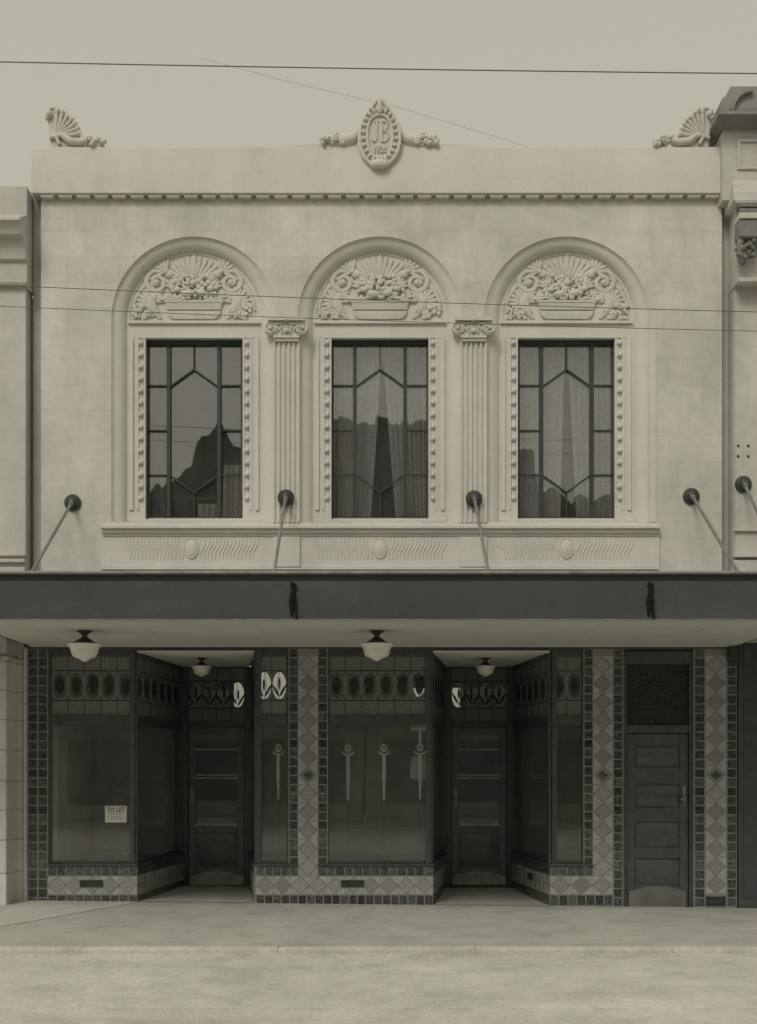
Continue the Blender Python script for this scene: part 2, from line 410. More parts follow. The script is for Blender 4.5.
# wooded hill across the valley: seen mirrored in the upper windows
def hill_top(x):
    pts = [(-90, 17), (-40, 21), (-18.5, 23.6), (-15.6, 24.6), (-15.2, 25.2), (-14.7, 25.4), (-14.3, 28.4), (-13.0, 28.9), (-12.3, 29.3), (-11.9, 27.6), (-10.8, 27.0), (-7, 26), (-3.9, 29.3), (-2, 29.5), (-.6, 29.1), (-.3, 29.9), (.6, 29.8), (.9, 29.1), (3.5, 29.2), (8, 28), (12.2, 27.0), (12.7, 23.6), (17, 22.9), (19, 24), (40, 20), (90, 17)]
    for (a, b), (c, d) in zip(pts, pts[1:]):
        if a <= x <= c: return b+(d-b)*(x-a)/(c-a)
    return 15
mb = MB(); xs = [-90+i*.2 for i in range(901)]; rows = 9
for j in range(rows):
    t_ = j/(rows-1)
    for x in xs:
        h = hill_top(x); n_ = noise.noise(Vector((x*.9, t_*6, 3)))*.5+noise.noise(Vector((x*3, t_*9, 1)))*.25
        mb.v.append((x, -52-28*t_-n_*2, -1+(h+1)*(t_**2.5)+n_*(1 if j else 0)+(.6*noise.noise(Vector((x*.9, 0, 8)))+.4*noise.noise(Vector((x*2.0, 0, 5)))+.15*noise.noise(Vector((x*5.3, 0, 2))) if j == rows-1 else 0)))
for j in range(rows-1):
    for i in range(len(xs)-1):
        a = j*len(xs)+i; mb.f.append((a, a+len(xs), a+len(xs)+1, a+1)); mb.fm.append(0)
structure(obj('hill', mb, M['hill'], smooth=False))

# ------------------------------------------------------------------ the shop building
B = thing('shop_building', 'pale two-storey shop building with three arched upper windows and tiled shopfront', 'building', (0, 0, 0))
XL, XR = PX(31), PX(731)
WIN = [194.0, 380.0, 566.5]
ZTOP = PZ(191)
def arch_ring(cx, rad, cy, ybot, Y, n=40):
    pts = [(PX(cx-rad, Y), PZ(ybot, Y))]
    for i in range(n+1):
        a = PI-PI*i/n; pts.append((PX(cx+rad*math.cos(a), Y), PZ(cy-rad*math.sin(a), Y)))
    pts.append((PX(cx+rad, Y), PZ(ybot, Y)))
    return pts
ZB = 3.2
holes = [arch_ring(c, 82.5, 319, 522, 0) for c in WIN]
obj('wall', plate(rect(PX(41), PX(722), ZB, ZTOP), holes, 0, .1), M['wall'], B, ang=50)
for a, b in ((XL, PX(41)+.01), (PX(722)-.01, XR)):
    mb = MB(); mb.box(a, b, .10, .2, ZB, ZTOP); obj('side_pier', mb, M['side'], B)
# back skin of the facade with the window openings
YT = .15
holes = [rect(PX(c-49, YT+.1), PX(c+49, YT+.1), PZ(519, YT+.1), PZ(340, YT+.1)) for c in WIN]
obj('wall', plate(rect(XL+.05, XR-.05, ZB, ZTOP), holes, YT+.06, .42), M['trim'], B)
mb = MB()
for a, b, c_, d_, e_ in ((XL, XL+.22, .42, 8.2, ZTOP), (XR-.22, XR, .42, 8.2, ZTOP), (PX(618)-.06, PX(618)+.06, .16, 8.0, 3.18)):
    mb = MB(); mb.box(a, b, c_, d_, -.1, e_); obj('party_wall', mb, M['interior'], B)
mb = MB(); mb.box(XL+.22, XR-.22, .42, 4.9, 3.86, 4.0); mb.box(XL+.22, XR-.22, 7.4, 8.0, 3.86, 4.0); mb.box(XL+.22, -2.4, 4.9, 7.4, 3.86, 4.0); mb.box(2.4, XR-.22, 4.9, 7.4, 3.86, 4.0); obj('upper_floor', mb, M['room'], B)  # unseen light well through floor, ceiling and roof, added to brighten the shop
mb = MB(); mb.box(XL+.22, XR-.22, .42, 4.9, 3.72, 3.86); mb.box(XL+.22, XR-.22, 7.4, 8.0, 3.72, 3.86); mb.box(XL+.22, -2.4, 4.9, 7.4, 3.72, 3.86); mb.box(2.4, XR-.22, 4.9, 7.4, 3.72, 3.86); obj('shop_ceiling', mb, M['interior'], B)
mb = MB(); mb.box(XL+.22, XR-.22, .42, 4.9, ZTOP-.6, ZTOP-.4); mb.box(XL+.22, XR-.22, 7.4, 8.0, ZTOP-.6, ZTOP-.4); mb.box(XL+.22, -2.4, 4.9, 7.4, ZTOP-.6, ZTOP-.4); mb.box(2.4, XR-.22, 4.9, 7.4, ZTOP-.6, ZTOP-.4); obj('roof', mb, M['interior'], B)
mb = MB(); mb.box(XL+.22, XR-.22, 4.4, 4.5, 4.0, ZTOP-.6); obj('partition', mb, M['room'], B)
# rear wall, daylight comes through three rear openings
YR = 8.0
def prect(p0, p1, q0, q1, Y): return rect(PX(p0, Y), PX(p1, Y), PZ(q1, Y), PZ(q0, Y))
holes = [prect(232, 290, 664, 712, YR), prect(409, 462, 686, 712, YR), prect(56, 67, 668, 700, YR)]
obj('rear_wall', plate(rect(XL+.22, XR-.22, -.1, ZTOP), holes, YR, YR+.2), M['interior'], B)
for (x0, x1, z0, z1) in [(PX(a, YR), PX(b, YR), PZ(d, YR), PZ(c, YR)) for a, b, c, d in [(232, 290, 664, 712), (409, 462, 686, 712), (56, 67, 668, 700)]]:
    mb = MB()
    mb.box(x0, x0+.03, YR+.05, YR+.09, z0, z1); mb.box(x1-.03, x1, YR+.05, YR+.09, z0, z1)
    mb.box(x0+.03, x1-.03, YR+.05, YR+.09, z0, z0+.03); mb.box(x0+.03, x1-.03, YR+.05, YR+.09, z1-.03, z1)
    fr = obj('rear_window', mb, M['wood'], B)
    mb = MB(); mb.box(x0+.03, x1-.03, YR+.065, YR+.071, z0+.03, z1-.03); obj('pane', mb, M['shopglass'], fr)
mb = MB(); mb.box(XL+.22, XR-.22, .43, 8.0, -.09, -.02); obj('shop_floor', mb, M['interior'], B)

# parapet
mb = MB()
YP = -.10
zt, zb = PZ(145.3, YP), PZ(193, YP)
zc = PZ(165, YP)
prof = [(.35, zb+.02), (0.0, zb), (YP, zb), (YP-.001, zc-.08), (YP+.003, zc-.02), (YP+.010, zc+.06), (YP+.028, zt-.008), (YP+.036, zt), (.35, zt)]
mb.profx(prof, PX(31, YP), PX(727, YP))
obj('parapet', mb, M['trim'], B, bevel=.006, ang=25)
mb = MB(); mb.prism([(PX(278, YP), zt-.03), (PX(278, YP), zt+.001), (PX(300, YP), PZ(143, YP)), (PX(330, YP), PZ(141.8, YP)), (PX(430, YP), PZ(141.8, YP)), (PX(462, YP), PZ(143, YP)), (PX(482, YP), zt+.001), (PX(482, YP), zt-.03)], YP+.03, .3)
obj('parapet_crest', mb, M['trim'], B, bevel=.006)
mb = MB(); mb.box(PX(41), PX(722), -.035, 0, PZ(197), PZ(192.5)); obj('dentil_band', mb, M['side'], B)  # shadow line under the parapet carried by the darker band colour
nD = 38; per = (722-42)/nD
mb = MB(); mb.box(PX(42), PX(42+13.2), -.075, -.002, PZ(199.8), PZ(195.4))
d0 = obj('dentil', mb, M['trim'], B, bevel=.004)
for i in range(1, nD): clonepart(d0, B, dx=i*per*S)

# arches: splayed reveal, tympanum, surround, beads, relief, window
def sweep_arch(cx, prof, cy, ybot, n=48):      # prof: (radius px, Y)
    mb = MB(); path = [('j', -1, ybot)]+[('a', i/n, 0) for i in range(n+1)]+[('j', 1, ybot)]
    m = len(prof)
    for kind, t_, yb in path:
        for r_, Y in prof:
            if kind == 'j': mb.v.append((PX(cx+t_*r_, Y), Y, PZ(yb, Y)))
            else:
                a = PI-PI*t_; mb.v.append((PX(cx+r_*math.cos(a), Y), Y, PZ(cy-r_*math.sin(a), Y)))
    for i in range(len(path)-1):
        for k in range(m-1):
            a = i*m+k; mb.f.append((a, a+1, a+m+1, a+m)); mb.fm.append(0)
    return mb
def leaf(mb, x, z, ang, L, wd, Y, th):         # a bent leaf lying on the wall plane at depth Y
    ca, sa = math.cos(ang), math.sin(ang)
    mb.ball((x+ca*L/2, Y, z+sa*L/2), L/2, th, wd/2, 8, 6, ang)
def spiral(mb, cx, cz, r0, turns, a0, sgn, Y, rt, n=36, lift=.02):
    pts = []; rr = []
    for i in range(n):
        t_ = i/(n-1); a = a0+sgn*turns*2*PI*t_; r_ = r0*(1-t_*.86)
        pts.append((cx+r_*math.cos(a), Y-lift*t_, cz+r_*math.sin(a))); rr.append(rt*(1-.55*t_))
    mb.tube(pts, rr, 6)
rnd = random.Random(5)
for ib, c in enumerate(WIN):
    rv = obj('arch_reveal', sweep_arch(c, [(82.5, .0), (82.2, .018), (80.6, .02), (79.6, .034), (75, .048), (70, .085), (67.2, .138), (66, YT-.012), (64.2, YT-.012), (63.6, YT)], 319, 522), M['trim'], B, ang=40)
    # tympanum plate above the lintel
    Y = YT
    pts = [(PX(c-66, Y), PZ(321, Y))]+[(PX(c+66*math.cos(PI-PI*i/40), Y), PZ(320-66*math.sin(PI*i/40), Y)) for i in range(41)]+[(PX(c+66, Y), PZ(321, Y))]
    mb = MB(); mb.prism(pts, Y, Y+.058); ty = obj('tympanum', mb, M['trim'], B)
    X = lambda d: PX(c+d, YT); Z = lambda py: PZ(py, YT)
    # basket of fruit
    mb = MB()
    mb.prism([(X(-29), Z(302.5)), (X(29), Z(302.5)), (X(26.5), Z(310.5)), (X(-26.5), Z(310.5))], YT-.05, YT)
    mb.prism([(X(-29.5), Z(301.3)), (X(29.5), Z(301.3)), (X(29.5), Z(303.3)), (X(-29.5), Z(303.3))], YT-.062, YT)
    mb.prism([(X(-27), Z(311.8)), (X(27), Z(311.8)), (X(25), Z(316.5)), (X(20.5), Z(319.6)), (X(-20.5), Z(319.6)), (X(-25), Z(316.5))], YT-.05, YT)
    for k in range(-8, 9):
        mb.ball((X(k*2.9), YT-.048, Z(315.4)), .013, .014, .042, 6, 6, -k*.02)
    for k in range(-12, 12):
        mb.tube([(X(k*2.25), YT-.052, Z(310)), (X(k*2.25+2.6), YT-.052, Z(304))], .006, 5)
    obj('basket', mb, M['relief'], ty)
    mb = MB()
    for k in range(120):
        u = rnd.uniform(-1, 1); v = rnd.random()
        wx = 29*(1-.45*v); x_ = u*wx; py = 300-v*24
        if abs(x_) > 28: continue
        r_ = rnd.uniform(.018, .036)
        mb.ball((X(x_), YT-.03-rnd.uniform(0, .035)*(1-abs(u)*.5), Z(py)), r_, r_*.9, r_*rnd.uniform(.8, 1.05), 8, 6, rnd.uniform(-1, 1))
    for (x_, py, a_, b_) in ((-7, 295, .075, .042), (8, 294, .06, .045), (0, 284, .04, .04), (-16, 291, .045, .035), (17, 290, .05, .035)):
        mb.ball((X(x_), YT-.07, Z(py)), a_, .04, b_, 12, 8, rnd.uniform(-.3, .3))
    for sg in (-1, 1):
        for k in range(9):
            leaf(mb, X(sg*(10+k*2)), Z(301-rnd.uniform(0, 3)), PI/2-sg*(PI/2+rnd.uniform(-.2, .6)), .1, .03, YT-.05, .018)
    obj('fruit', mb, M['relief'], ty)
    # palmette fan and flanking leaves
    mb = MB()
    for k in range(-6, 7):
        a = PI/2-k*.2; L = (26-abs(k)*1.0)*S
        x_, z_ = X(k*1.6), Z(282)
        leaf(mb, x_+math.cos(a)*.03, z_+math.sin(a)*.03, a, L, .06 if k else .085, YT-.012, .034)
    obj('palmette', mb, M['relief'], ty)
    for sg in (-1, 1):
        mb = MB()
        for k in range(6):
            a = PI/2-sg*(-.1+k*.42); leaf(mb, X(sg*27), Z(272), a, (13+k*1.4)*S, .05, YT-.02, .028)
        mb.ball((X(sg*24), YT-.03, Z(275)), .06, .045, .05)
        mb.ball((X(sg*27.5), YT-.05, Z(272.5)), .035, .035, .035)
        for k in range(5):
            leaf(mb, X(sg*(30-k)), Z(297+k), PI/2-sg*(1.3+.1*k), .17, .045, YT-.015, .03)
        for k in range(5):
            leaf(mb, X(sg*18), Z(288), PI/2-sg*(-.2+k*.4), .14, .045, YT-.02, .03)
        obj('acanthus', mb, M['relief'], ty)
        mb = MB()
        for k in range(8):
            a = PI/2-sg*(-.5+k*.36); leaf(mb, X(sg*43), Z(304), a, (19-k*.5)*S, .055, YT-.012, .028)
        obj('leaf_fan', mb, M['relief'], ty)
        mb = MB()
        spiral(mb, X(sg*37), Z(283), 12.0*S, 1.6, PI/2, -sg, YT-.012, .036)
        mb.ball((X(sg*37), YT-.03, Z(283)), .04, .04, .04)
        pts = [(X(sg*d), YT-.01, Z(p)) for d, p in ((31, 292), (39, 296), (43, 301), (42, 307), (38, 313), (33, 319))]
        mb.tube(pts, [.02, .045, .065, .07, .05, .02], 8)
        for w_ in (-2.2, 2.2):
            mb.tube([(X(sg*d+w_), YT-.06, Z(p)) for d, p in ((41, 302), (41, 307), (37.5, 313))], .01, 5)
        pts = [(X(sg*d), YT-.006, Z(p)) for d, p in ((47, 284), (53, 290), (58.5, 299), (61, 308))]
        mb.tube(pts, [.012, .026, .028, .018], 6)
        obj('scroll', mb, M['relief'], ty)
        mb = MB()
        for k in range(34):
            x_ = sg*rnd.uniform(41, 61); py = rnd.uniform(306, 319.4)
            if math.hypot(x_, py-320) > 63: continue
            r_ = rnd.uniform(.016, .03); mb.ball((X(x_), YT-.02-rnd.uniform(0, .02), Z(py)), r_, r_*1.1, r_, 7, 5)
        for k in range(6):
            a = k*PI/3; mb.ball((X(sg*46)+.03*math.cos(a), YT-.035, Z(314)+.03*math.sin(a)), .022, .02, .022, 7, 5)
        mb.ball((X(sg*46), YT-.055, Z(314)), .018, .018, .018, 7, 5)
        obj('flower_cluster', mb, M['relief'], ty)
    # lintel, surround and bead strips
    Yf = YT-.015
    mb = MB(); mb.pbox(c-66, c+66, 320.4, 323.2, YT-.05, YT+.058); mb.pbox(c-65, c+65, 323.4, 338, Yf, YT+.058)
    mb.pbox(c-66, c-55.5, 338.2, 521, Yf+.004, YT+.058); mb.pbox(c+55.5, c+66, 338.2, 521, Yf+.004, YT+.058)
    mb.pbox(c-64.8, c-61, 338, 510, YT-.035, Yf+.01); mb.pbox(c+61, c+64.8, 338, 510, YT-.035, Yf+.01)
    mb.pbox(c-55.6, c-48.6, 497.5, 521, Yf+.006, YT+.058); mb.pbox(c+48.6, c+55.6, 497.5, 521, Yf+.006, YT+.058)
    mb.pbox(c-55.4, c-50.6, 338, 497.5, YT-.003, YT+.058); mb.pbox(c+50.6, c+55.4, 338, 497.5, YT-.003, YT+.058)
    mb.pbox(c-50.6, c-48.6, 338, 497.5, Yf, YT+.058); mb.pbox(c+48.6, c+50.6, 338, 497.5, Yf, YT+.058)
    mb.pbox(c-58, c-55.4, 338, 510, Yf-.006, YT+.058); mb.pbox(c+55.4, c+58, 338, 510, Yf-.006, YT+.058)
    mb.pbox(c-66, c+66, 519.2, 523, Yf-.004, YT+.058)
    su = obj('window_surround', mb, M['trim'], B, bevel=.003)
    mb = MB(); z0 = PZ(343.5, YT); mb.lathe([(.001, .046), (.014, .044), (.026, .034), (.034, .018), (.036, 0)], (PX(c-53, YT), YT-.001, z0), 14, 'Y')
    mb.v = [(x, y, z) for x, y, z in mb.v]
    bd = obj('bead', mb, M['relief'], su, ang=60)
    for sx in (0, 106*S*(CD+YT)/CD):
        for k in range(14):
            if sx == 0 and k == 0: continue
            clonepart(bd, su, dx=sx, dz=-k*11.95*S*(CD+YT)/CD)
    # the window itself
    Yw = .26
    def wx(d): return PX(c+d, Yw)
    def wz(py): return PZ(py, Yw)
    mb = MB()
    def bar(d0, p0, d1, p1, wd, dep=.02):
        a = Vector((wx(d0), 0, wz(p0))); b = Vector((wx(d1), 0, wz(p1))); d = (b-a).normalized(); n_ = Vector((-d.z, 0, d.x))*wd/2
        mb.prism([((a-n_).x, (a-n_).z), ((b-n_).x, (b-n_).z), ((b+n_).x, (b+n_).z), ((a+n_).x, (a+n_).z)], Yw-dep, Yw+dep)
    mb.pbox(c-49.6, c-46.6, 339.5, 519.8, Yw-.035, Yw+.04); mb.pbox(c+46.6, c+49.6, 339.5, 519.8, Yw-.035, Yw+.04)
    mb.pbox(c-46.6, c+46.6, 339.5, 344, Yw-.034, Yw+.04); mb.pbox(c-46.6, c+46.6, 517, 519.8, Yw-.034, Yw+.04)
    wf = obj('window_frame', mb, M['dark'], B, bevel=.003)
    mb = MB()
    for sg in (-1, 1):
        bar(sg*25.2, 344, sg*25.2, 517, .045, .024)
        for q in (385.6, 430.6, 475.2): bar(sg*26.5, q, sg*46.6, q, .016, .012)
        bar(0, 369.5, sg*24.5, 387, .018, .012); bar(sg*24.5, 475, 0, 492.5, .018, .012)
    bar(0, 344, 0, 369.5, .016, .011); bar(0, 492.5, 0, 517, .016, .011)
    obj('glazing_bar', mb, M['lead'], wf)
    mb = MB(); mb.pbox(c-46.8, c+46.8, 343.8, 517.2, Yw+.028, Yw+.032)
    obj('pane', mb, M['glass'], wf, smooth=False)
    # capital pedestal pieces handled below

mb = MB(); mb.pbox(649.5, 656, 322, 522, -.008, .002); obj('jamb_strip', mb, M['trim'], B, bevel=.003)
for tyo in [o for o in bpy.data.objects if o.name.startswith('tympanum')]:   # shallow casting
    for ch in tyo.children:
        for v in ch.data.vertices: v.co.y = YT+(v.co.y-YT)*(.62 if v.co.y < YT else 1)
# pilasters between the arches
for c in (286.3, 473.7):
    Y = -.03
    mb = MB(); x0, x1 = -13.2, 13.2; nf = 5; pts = [(PX(c+x0, Y), .02), (PX(c+x0, Y), Y)]
    for k in range(nf):
        fc = x0+3.4+k*(x1-x0-6.8)/(nf-1)
        for i in range(7):
            a = PI*i/6; pts.append((PX(c+fc-1.8*math.cos(a), Y), Y+.03*math.sin(a)))
    pts += [(PX(c+x1, Y), Y), (PX(c+x1, Y), .02)]
    za, zb_ = PZ(341, Y), PZ(522, Y); n = len(pts)
    mb.v = [(x, y, zb_) for x, y in pts]+[(x, y, za) for x, y in pts]
    mb.f = [(i, i+1, n+i+1, n+i) for i in range(n-1)]+[tuple(range(n-1, -1, -1)), tuple(range(n, 2*n))]; mb.fm = [0]*len(mb.f)
    pil = obj('pilaster', mb, M['trim'], B, ang=30)
    mb = MB()
    mb.pbox(c-18.5, c+18.5, 317, 320, -.10, .02)
    mb.prism([(PX(c-17, Y), PZ(320, Y)), (PX(c+17, Y), PZ(320, Y)), (PX(c+13, Y), PZ(336, Y)), (PX(c-13, Y), PZ(336, Y))], -.05, .02)
    mb.pbox(c-13, c+13, 335.2, 337.4, -.075, .02); mb.pbox(c-12.2, c+12.2, 337.6, 340.8, -.055, .02)
    for sg in (-1, 1):
        x_, z_ = PX(c+sg*15.6, -.06), PZ(328, -.06)
        mb.lathe([(.082, 0), (.082, .05), (.07, .058), (.06, .05)], (x_, -.01, z_), 20, 'Y')
        spiral(mb, x_, z_, .075, 1.6, PI/2, -sg if sg > 0 else 1, -.062, .014, 30, .012)
        mb.ball((x_, -.07, z_), .024, .024, .024)
        for k in range(3): leaf(mb, PX(c+sg*(9-k*2), -.06), PZ(333-k*1.5, -.06), PI/2-sg*(.9-k*.4), .07, .022, -.06, .016)
        mb.tube([(PX(c+sg*15, -.07), -.06, PZ(322, -.07)), (PX(c+sg*8, -.07), -.065, PZ(323.6, -.07)), (PX(c+sg*2, -.07), -.06, PZ(322, -.07))], .012, 6)
    mb.ball((PX(c, -.06), -.075, PZ(331, -.06)), .032, .026, .034); mb.ball((PX(c, -.08), -.095, PZ(320, -.08)), .03, .025, .026)
    for k in range(7):
        a = k*PI/6; mb.ball((PX(c, -.06)+.055*math.cos(a), -.06, PZ(331.5, -.06)-.05*math.sin(a)), .014, .014, .014, 6, 4)
    obj('capital', mb, M['relief'], pil, ang=50)

# sill, apron and fluted panels
def zz(py, Y): return PZ(py, Y)
mb = MB()
mb.profx([(.05, zz(522.3, 0)), (-.09, zz(524.5, -.1)), (-.11, zz(525, -.11)), (-.11, zz(528, -.11)), (-.085, zz(529.2, -.085)), (-.07, zz(530, -.07)), (-.07, zz(532.4, -.07)), (-.04, zz(534, -.04)), (-.035, zz(536, -.035)), (.05, zz(536, 0))], PX(102, -.05), PX(659, -.05))
obj('window_sill', mb, M['trim'], B, bevel=.003)
mb = MB(); mb.pbox(101, 659.5, 536, 567.5, -.022, .02)
mb.pbox(101, 659.5, 567.6, 569.4, -.06, .02); mb.pbox(123, 637, 569.5, 574, -.035, .02)
ap = obj('apron', mb, M['trim'], B, bevel=.003)
for c in (286.5, 473.5):
    mb = MB(); mb.pbox(c-13.5, c+13.5, 536.6, 566.8, -.05, -.022); obj('pedestal', mb, M['trim'], B, bevel=.004)
for c in (191.5, 380, 566.5):
    mb = MB(); Y = -.022
    for sg in (-1, 1):
        for k in range(15):
            x_ = sg*(11.0+k*3.75); pts = []
            for i in range(9):
                t_ = i/8; pts.append((PX(c+x_+sg*(1.7*math.sin(t_*2*PI)-(t_-.5)*3.4), Y), Y+.004, PZ(537.8+t_*21.5, Y)))
            mb.tube(pts, [.010, .014, .0155, .016, .016, .016, .0155, .014, .010], 6)
    mb.lathe([(.001, .03), (.055, .028), (.078, .018), (.088, .012), (.097, .02), (.104, .01), (.108, 0)], (0, 0, 0), 24, 'Y')
    n = len(mb.v)-24*7
    for i in range(n, len(mb.v)):
        x, y, z = mb.v[i]; mb.v[i] = (PX(c, Y)+x*.86, Y+y, PZ(548.5, Y)+z*1.22)
    obj('fluted_panel', mb, M['trim'], B, ang=60)

# cartouche with arms on the parapet
YC = -.15
def cart_w(t_):                                 # half width at height t (0 bottom .. 1 top)
    return 21.5*(math.sin(PI*min(1, (t_+.0)**.82))**.62)*(1-.13*t_) if t_ < 1 else 0
pts = []
n = 28
prof_c = []
for i in range(n+1):
    t_ = i/n
    if t_ < .45: h_ = math.sqrt(max(0, 1-((.45-t_)/.45)**2.3))*21.2
    else: h_ = 21.2*(1-((t_-.45)/.55)**2.0)**.95 if t_ < 1 else 0
    prof_c.append((max(h_, 1.2 if t_ == 1 else 4.5), 167-t_*70))
def cart_ring(k): return [(379.6+h_*k, 132+(q-132)*k) for h_, q in prof_c]+[(379.6-h_*k, 132+(q-132)*k) for h_, q in reversed(prof_c)]
mb = MB()
mb.prism([(PX(x, YC), PZ(q, YC)) for x, q in cart_ring(1)], YC+.02, .02)
ct = obj('cartouche', mb, M['relief'], B, bevel=.01)
mb = MB()
ring = cart_ring(.95); pts = [(PX(x, YC), YC+.02, PZ(q, YC)) for x, q in ring]; pts.append(pts[0]); mb.tube(pts, .024, 8)
ov = [(379.8+12.6*math.copysign(abs(math.cos(a))**.8, math.cos(a)), 136-21.5*math.copysign(abs(math.sin(a))**.85, math.sin(a))) for a in [2*PI*i/40 for i in range(41)]]
mb.tube([(PX(x, YC), YC+.01, PZ(q, YC)) for x, q in ov], .018, 8)
obj('cartouche_rim', mb, M['relief'], ct, ang=60)
mb = MB()
for k in range(24):
    a = 2*PI*k/24+.13; ca, sa = math.cos(a), math.sin(a)
    x_ = 379.6+16.6*ca; q = 135-(26.5 if sa > 0 else 25.5)*sa
    mb.ball((PX(x_, YC), YC+.012, PZ(q, YC)), .042, .03, .022, 8, 5, math.atan2(sa*1.4, ca))
for k in (-1, 1): mb.ball((PX(379.6+k*7, YC), YC+.012, PZ(109, YC)), .055, .03, .02, 8, 5, PI/2-k*.5)
mb.ball((PX(379.6, YC), YC+.0, PZ(107, YC)), .035, .035, .1, 8, 6)
mb.ball((PX(379.6, YC), YC-.0, PZ(164, YC)), .12, .05, .06, 12, 6)
obj('leaf_border', mb, M['relief'], ct, ang=60)
mb = MB()
def stroke(pts, r_=.011): mb.tube([(PX(x, YC), YC+.012, PZ(q, YC)) for x, q in pts], r_, 6)
stroke([(374.2, 120.5), (378.4, 120.5)]); stroke([(376.6, 120.5), (376.6, 137), (375.6, 140), (373.6, 141), (371.9, 139.6), (371.6, 137.5)], .014)
stroke([(381.8, 120.5), (381.8, 141)], .014)
stroke([(381.8, 120.5), (385.5, 121), (387.4, 123.5), (387.2, 127), (385, 129.6), (381.8, 130.2)])
stroke([(381.8, 130.2), (386, 130.8), (388.2, 133.6), (388.2, 137.4), (386, 140.4), (381.8, 141)])
for k, ch in enumerate('1925'): put_text(mb, ch, .105, PX(374.6+k*3.55, YC), PZ(151.8, YC), YC+.012, .016, .0012, .66)
obj('inscription', mb, M['relief'], ct, smooth=False)
for sg in (-1, 1):
    mb = MB(); Y = -.05
    X2 = lambda d: PX(379.6+sg*d, Y)
    pts = [(X2(d), Y, PZ(q, Y)) for d, q in ((19, 124), (21.5, 133), (27, 139.5), (34, 141), (41, 140.8))]
    mb.tube(pts, [.02, .055, .078, .08, .075], 10)
    for d in (36, 38.2): mb.tube([(X2(d), Y-.06, PZ(146, Y)), (X2(d), Y-.07, PZ(140, Y)), (X2(d), Y-.03, PZ(135.5, Y))], .014, 6)
    for k in range(44):
        u = rnd.random(); mb.ball((X2(41+u*16), Y-rnd.uniform(-.02, .06), PZ(146-rnd.random()*(11-5*u), Y)), rnd.uniform(.02, .042), .035, rnd.uniform(.02, .038), 8, 6, rnd.random())
    for k in range(3): leaf(mb, X2(50+k*2), PZ(143, Y), PI/2-sg*(.7+k*.25), .09, .035, Y-.03, .02)
    obj('garland_arm', mb, M['relief'], B, ang=60)
# corner fans
for sg in (-1, 1):
    Y = -.04
    X2 = lambda px: PX(379.5+sg*(379.5-px), Y)
    Z2 = lambda q: PZ(q, Y)
    outl = [(50, 147.3), (49, 138), (48.5, 124), (46.5, 118), (47, 111), (52, 108), (60, 109.5), (67, 114), (73, 120), (78, 128), (81, 136), (84, 140), (86, 147.3)]
    mb = MB(); mb.prism([(X2(x), Z2(q)) for x, q in outl], Y, .08)
    cf = obj('fan_ornament', mb, M['relief'], B, bevel=.012)
    mb = MB()
    mb.tube([(X2(x), Y, Z2(q)) for x, q in outl[3:-1]], .022, 7)
    for k in range(7):
        a = R(88-k*13); L = 24-abs(k-3)*0.4+(3 if k < 2 else 0)
        x0, q0 = 56, 138; x1, q1 = x0+math.cos(a)*L, q0-math.sin(a)*L
        mb.tube([(X2(x0+math.cos(a)*5), Y-.005, Z2(q0-math.sin(a)*5)), (X2((x0+x1)/2), Y-.01, Z2((q0+q1)/2)), (X2(x1), Y-.005, Z2(q1))], [.01, .02, .028], 7)
        mb.ball((X2(x1), Y-.01, Z2(q1)), .034, .03, .034, 8, 6)
    mb.ball((X2(49.5), Y-.02, Z2(115)), .04, .05, .05); mb.ball((X2(47.5), Y-.02, Z2(119)), .025, .04, .03)
    obj('fan_rib', mb, M['relief'], cf, ang=60)
    mb = MB()
    mb.tube([(X2(x), Y-.02, Z2(q)) for x, q in ((52, 137), (62, 136), (70, 142), (80, 143.5), (88, 142))], [.02, .04, .05, .05, .05], 8)
    mb.ball((X2(60), Y-.03, Z2(137)), .04, .03, .03)
    mb.tube([(X2(50), Y-.02, Z2(139)), (X2(56), Y-.03, Z2(137.5)), (X2(60), Y-.02, Z2(145))], .025, 7)
    for k in range(26):
        u = rnd.random(); mb.ball((X2(83+u*22), Y-rnd.uniform(-.02, .05), Z2(146.5-rnd.random()*(12-7*u))), rnd.uniform(.022, .042), .035, rnd.uniform(.022, .04), 8, 6)
    obj('garland', mb, M['relief'], cf, ang=60)

# ------------------------------------------------------------------ shopfront
def frame_xf(A, Bp):                             # local (u along A->B, n outward to the street side, z)
    ax, ay = A; bx, by = Bp; L = math.hypot(bx-ax, by-ay); ux, uy = (bx-ax)/L, (by-ay)/L
    return L, (lambda u, n_, z: (ax+ux*u-uy*n_, ay+uy*u+ux*n_, z))   # n positive = to the left of A->B
ZTB, ZDC, ZCR0 = PZ(876), PZ(866), PZ(894.8)      # top of the cream band, top of the dark course, bottom of cream
def dark_row(mb, u0, u1, z0, z1, step, n0, n1, vertical=False, g=.006):
    a, b = (z0, z1) if vertical else (u0, u1)
    cnt = max(1, round((b-a)/step)); st = (b-a)/cnt
    for i in range(cnt):
        p, q = a+i*st+g, a+(i+1)*st-g
        if vertical: mb.tile(rect(u0+g, u1-g, p, q), n0, n1, .004)
        else: mb.tile(rect(p, q, z0+g, z1-g), n0, n1, .004)
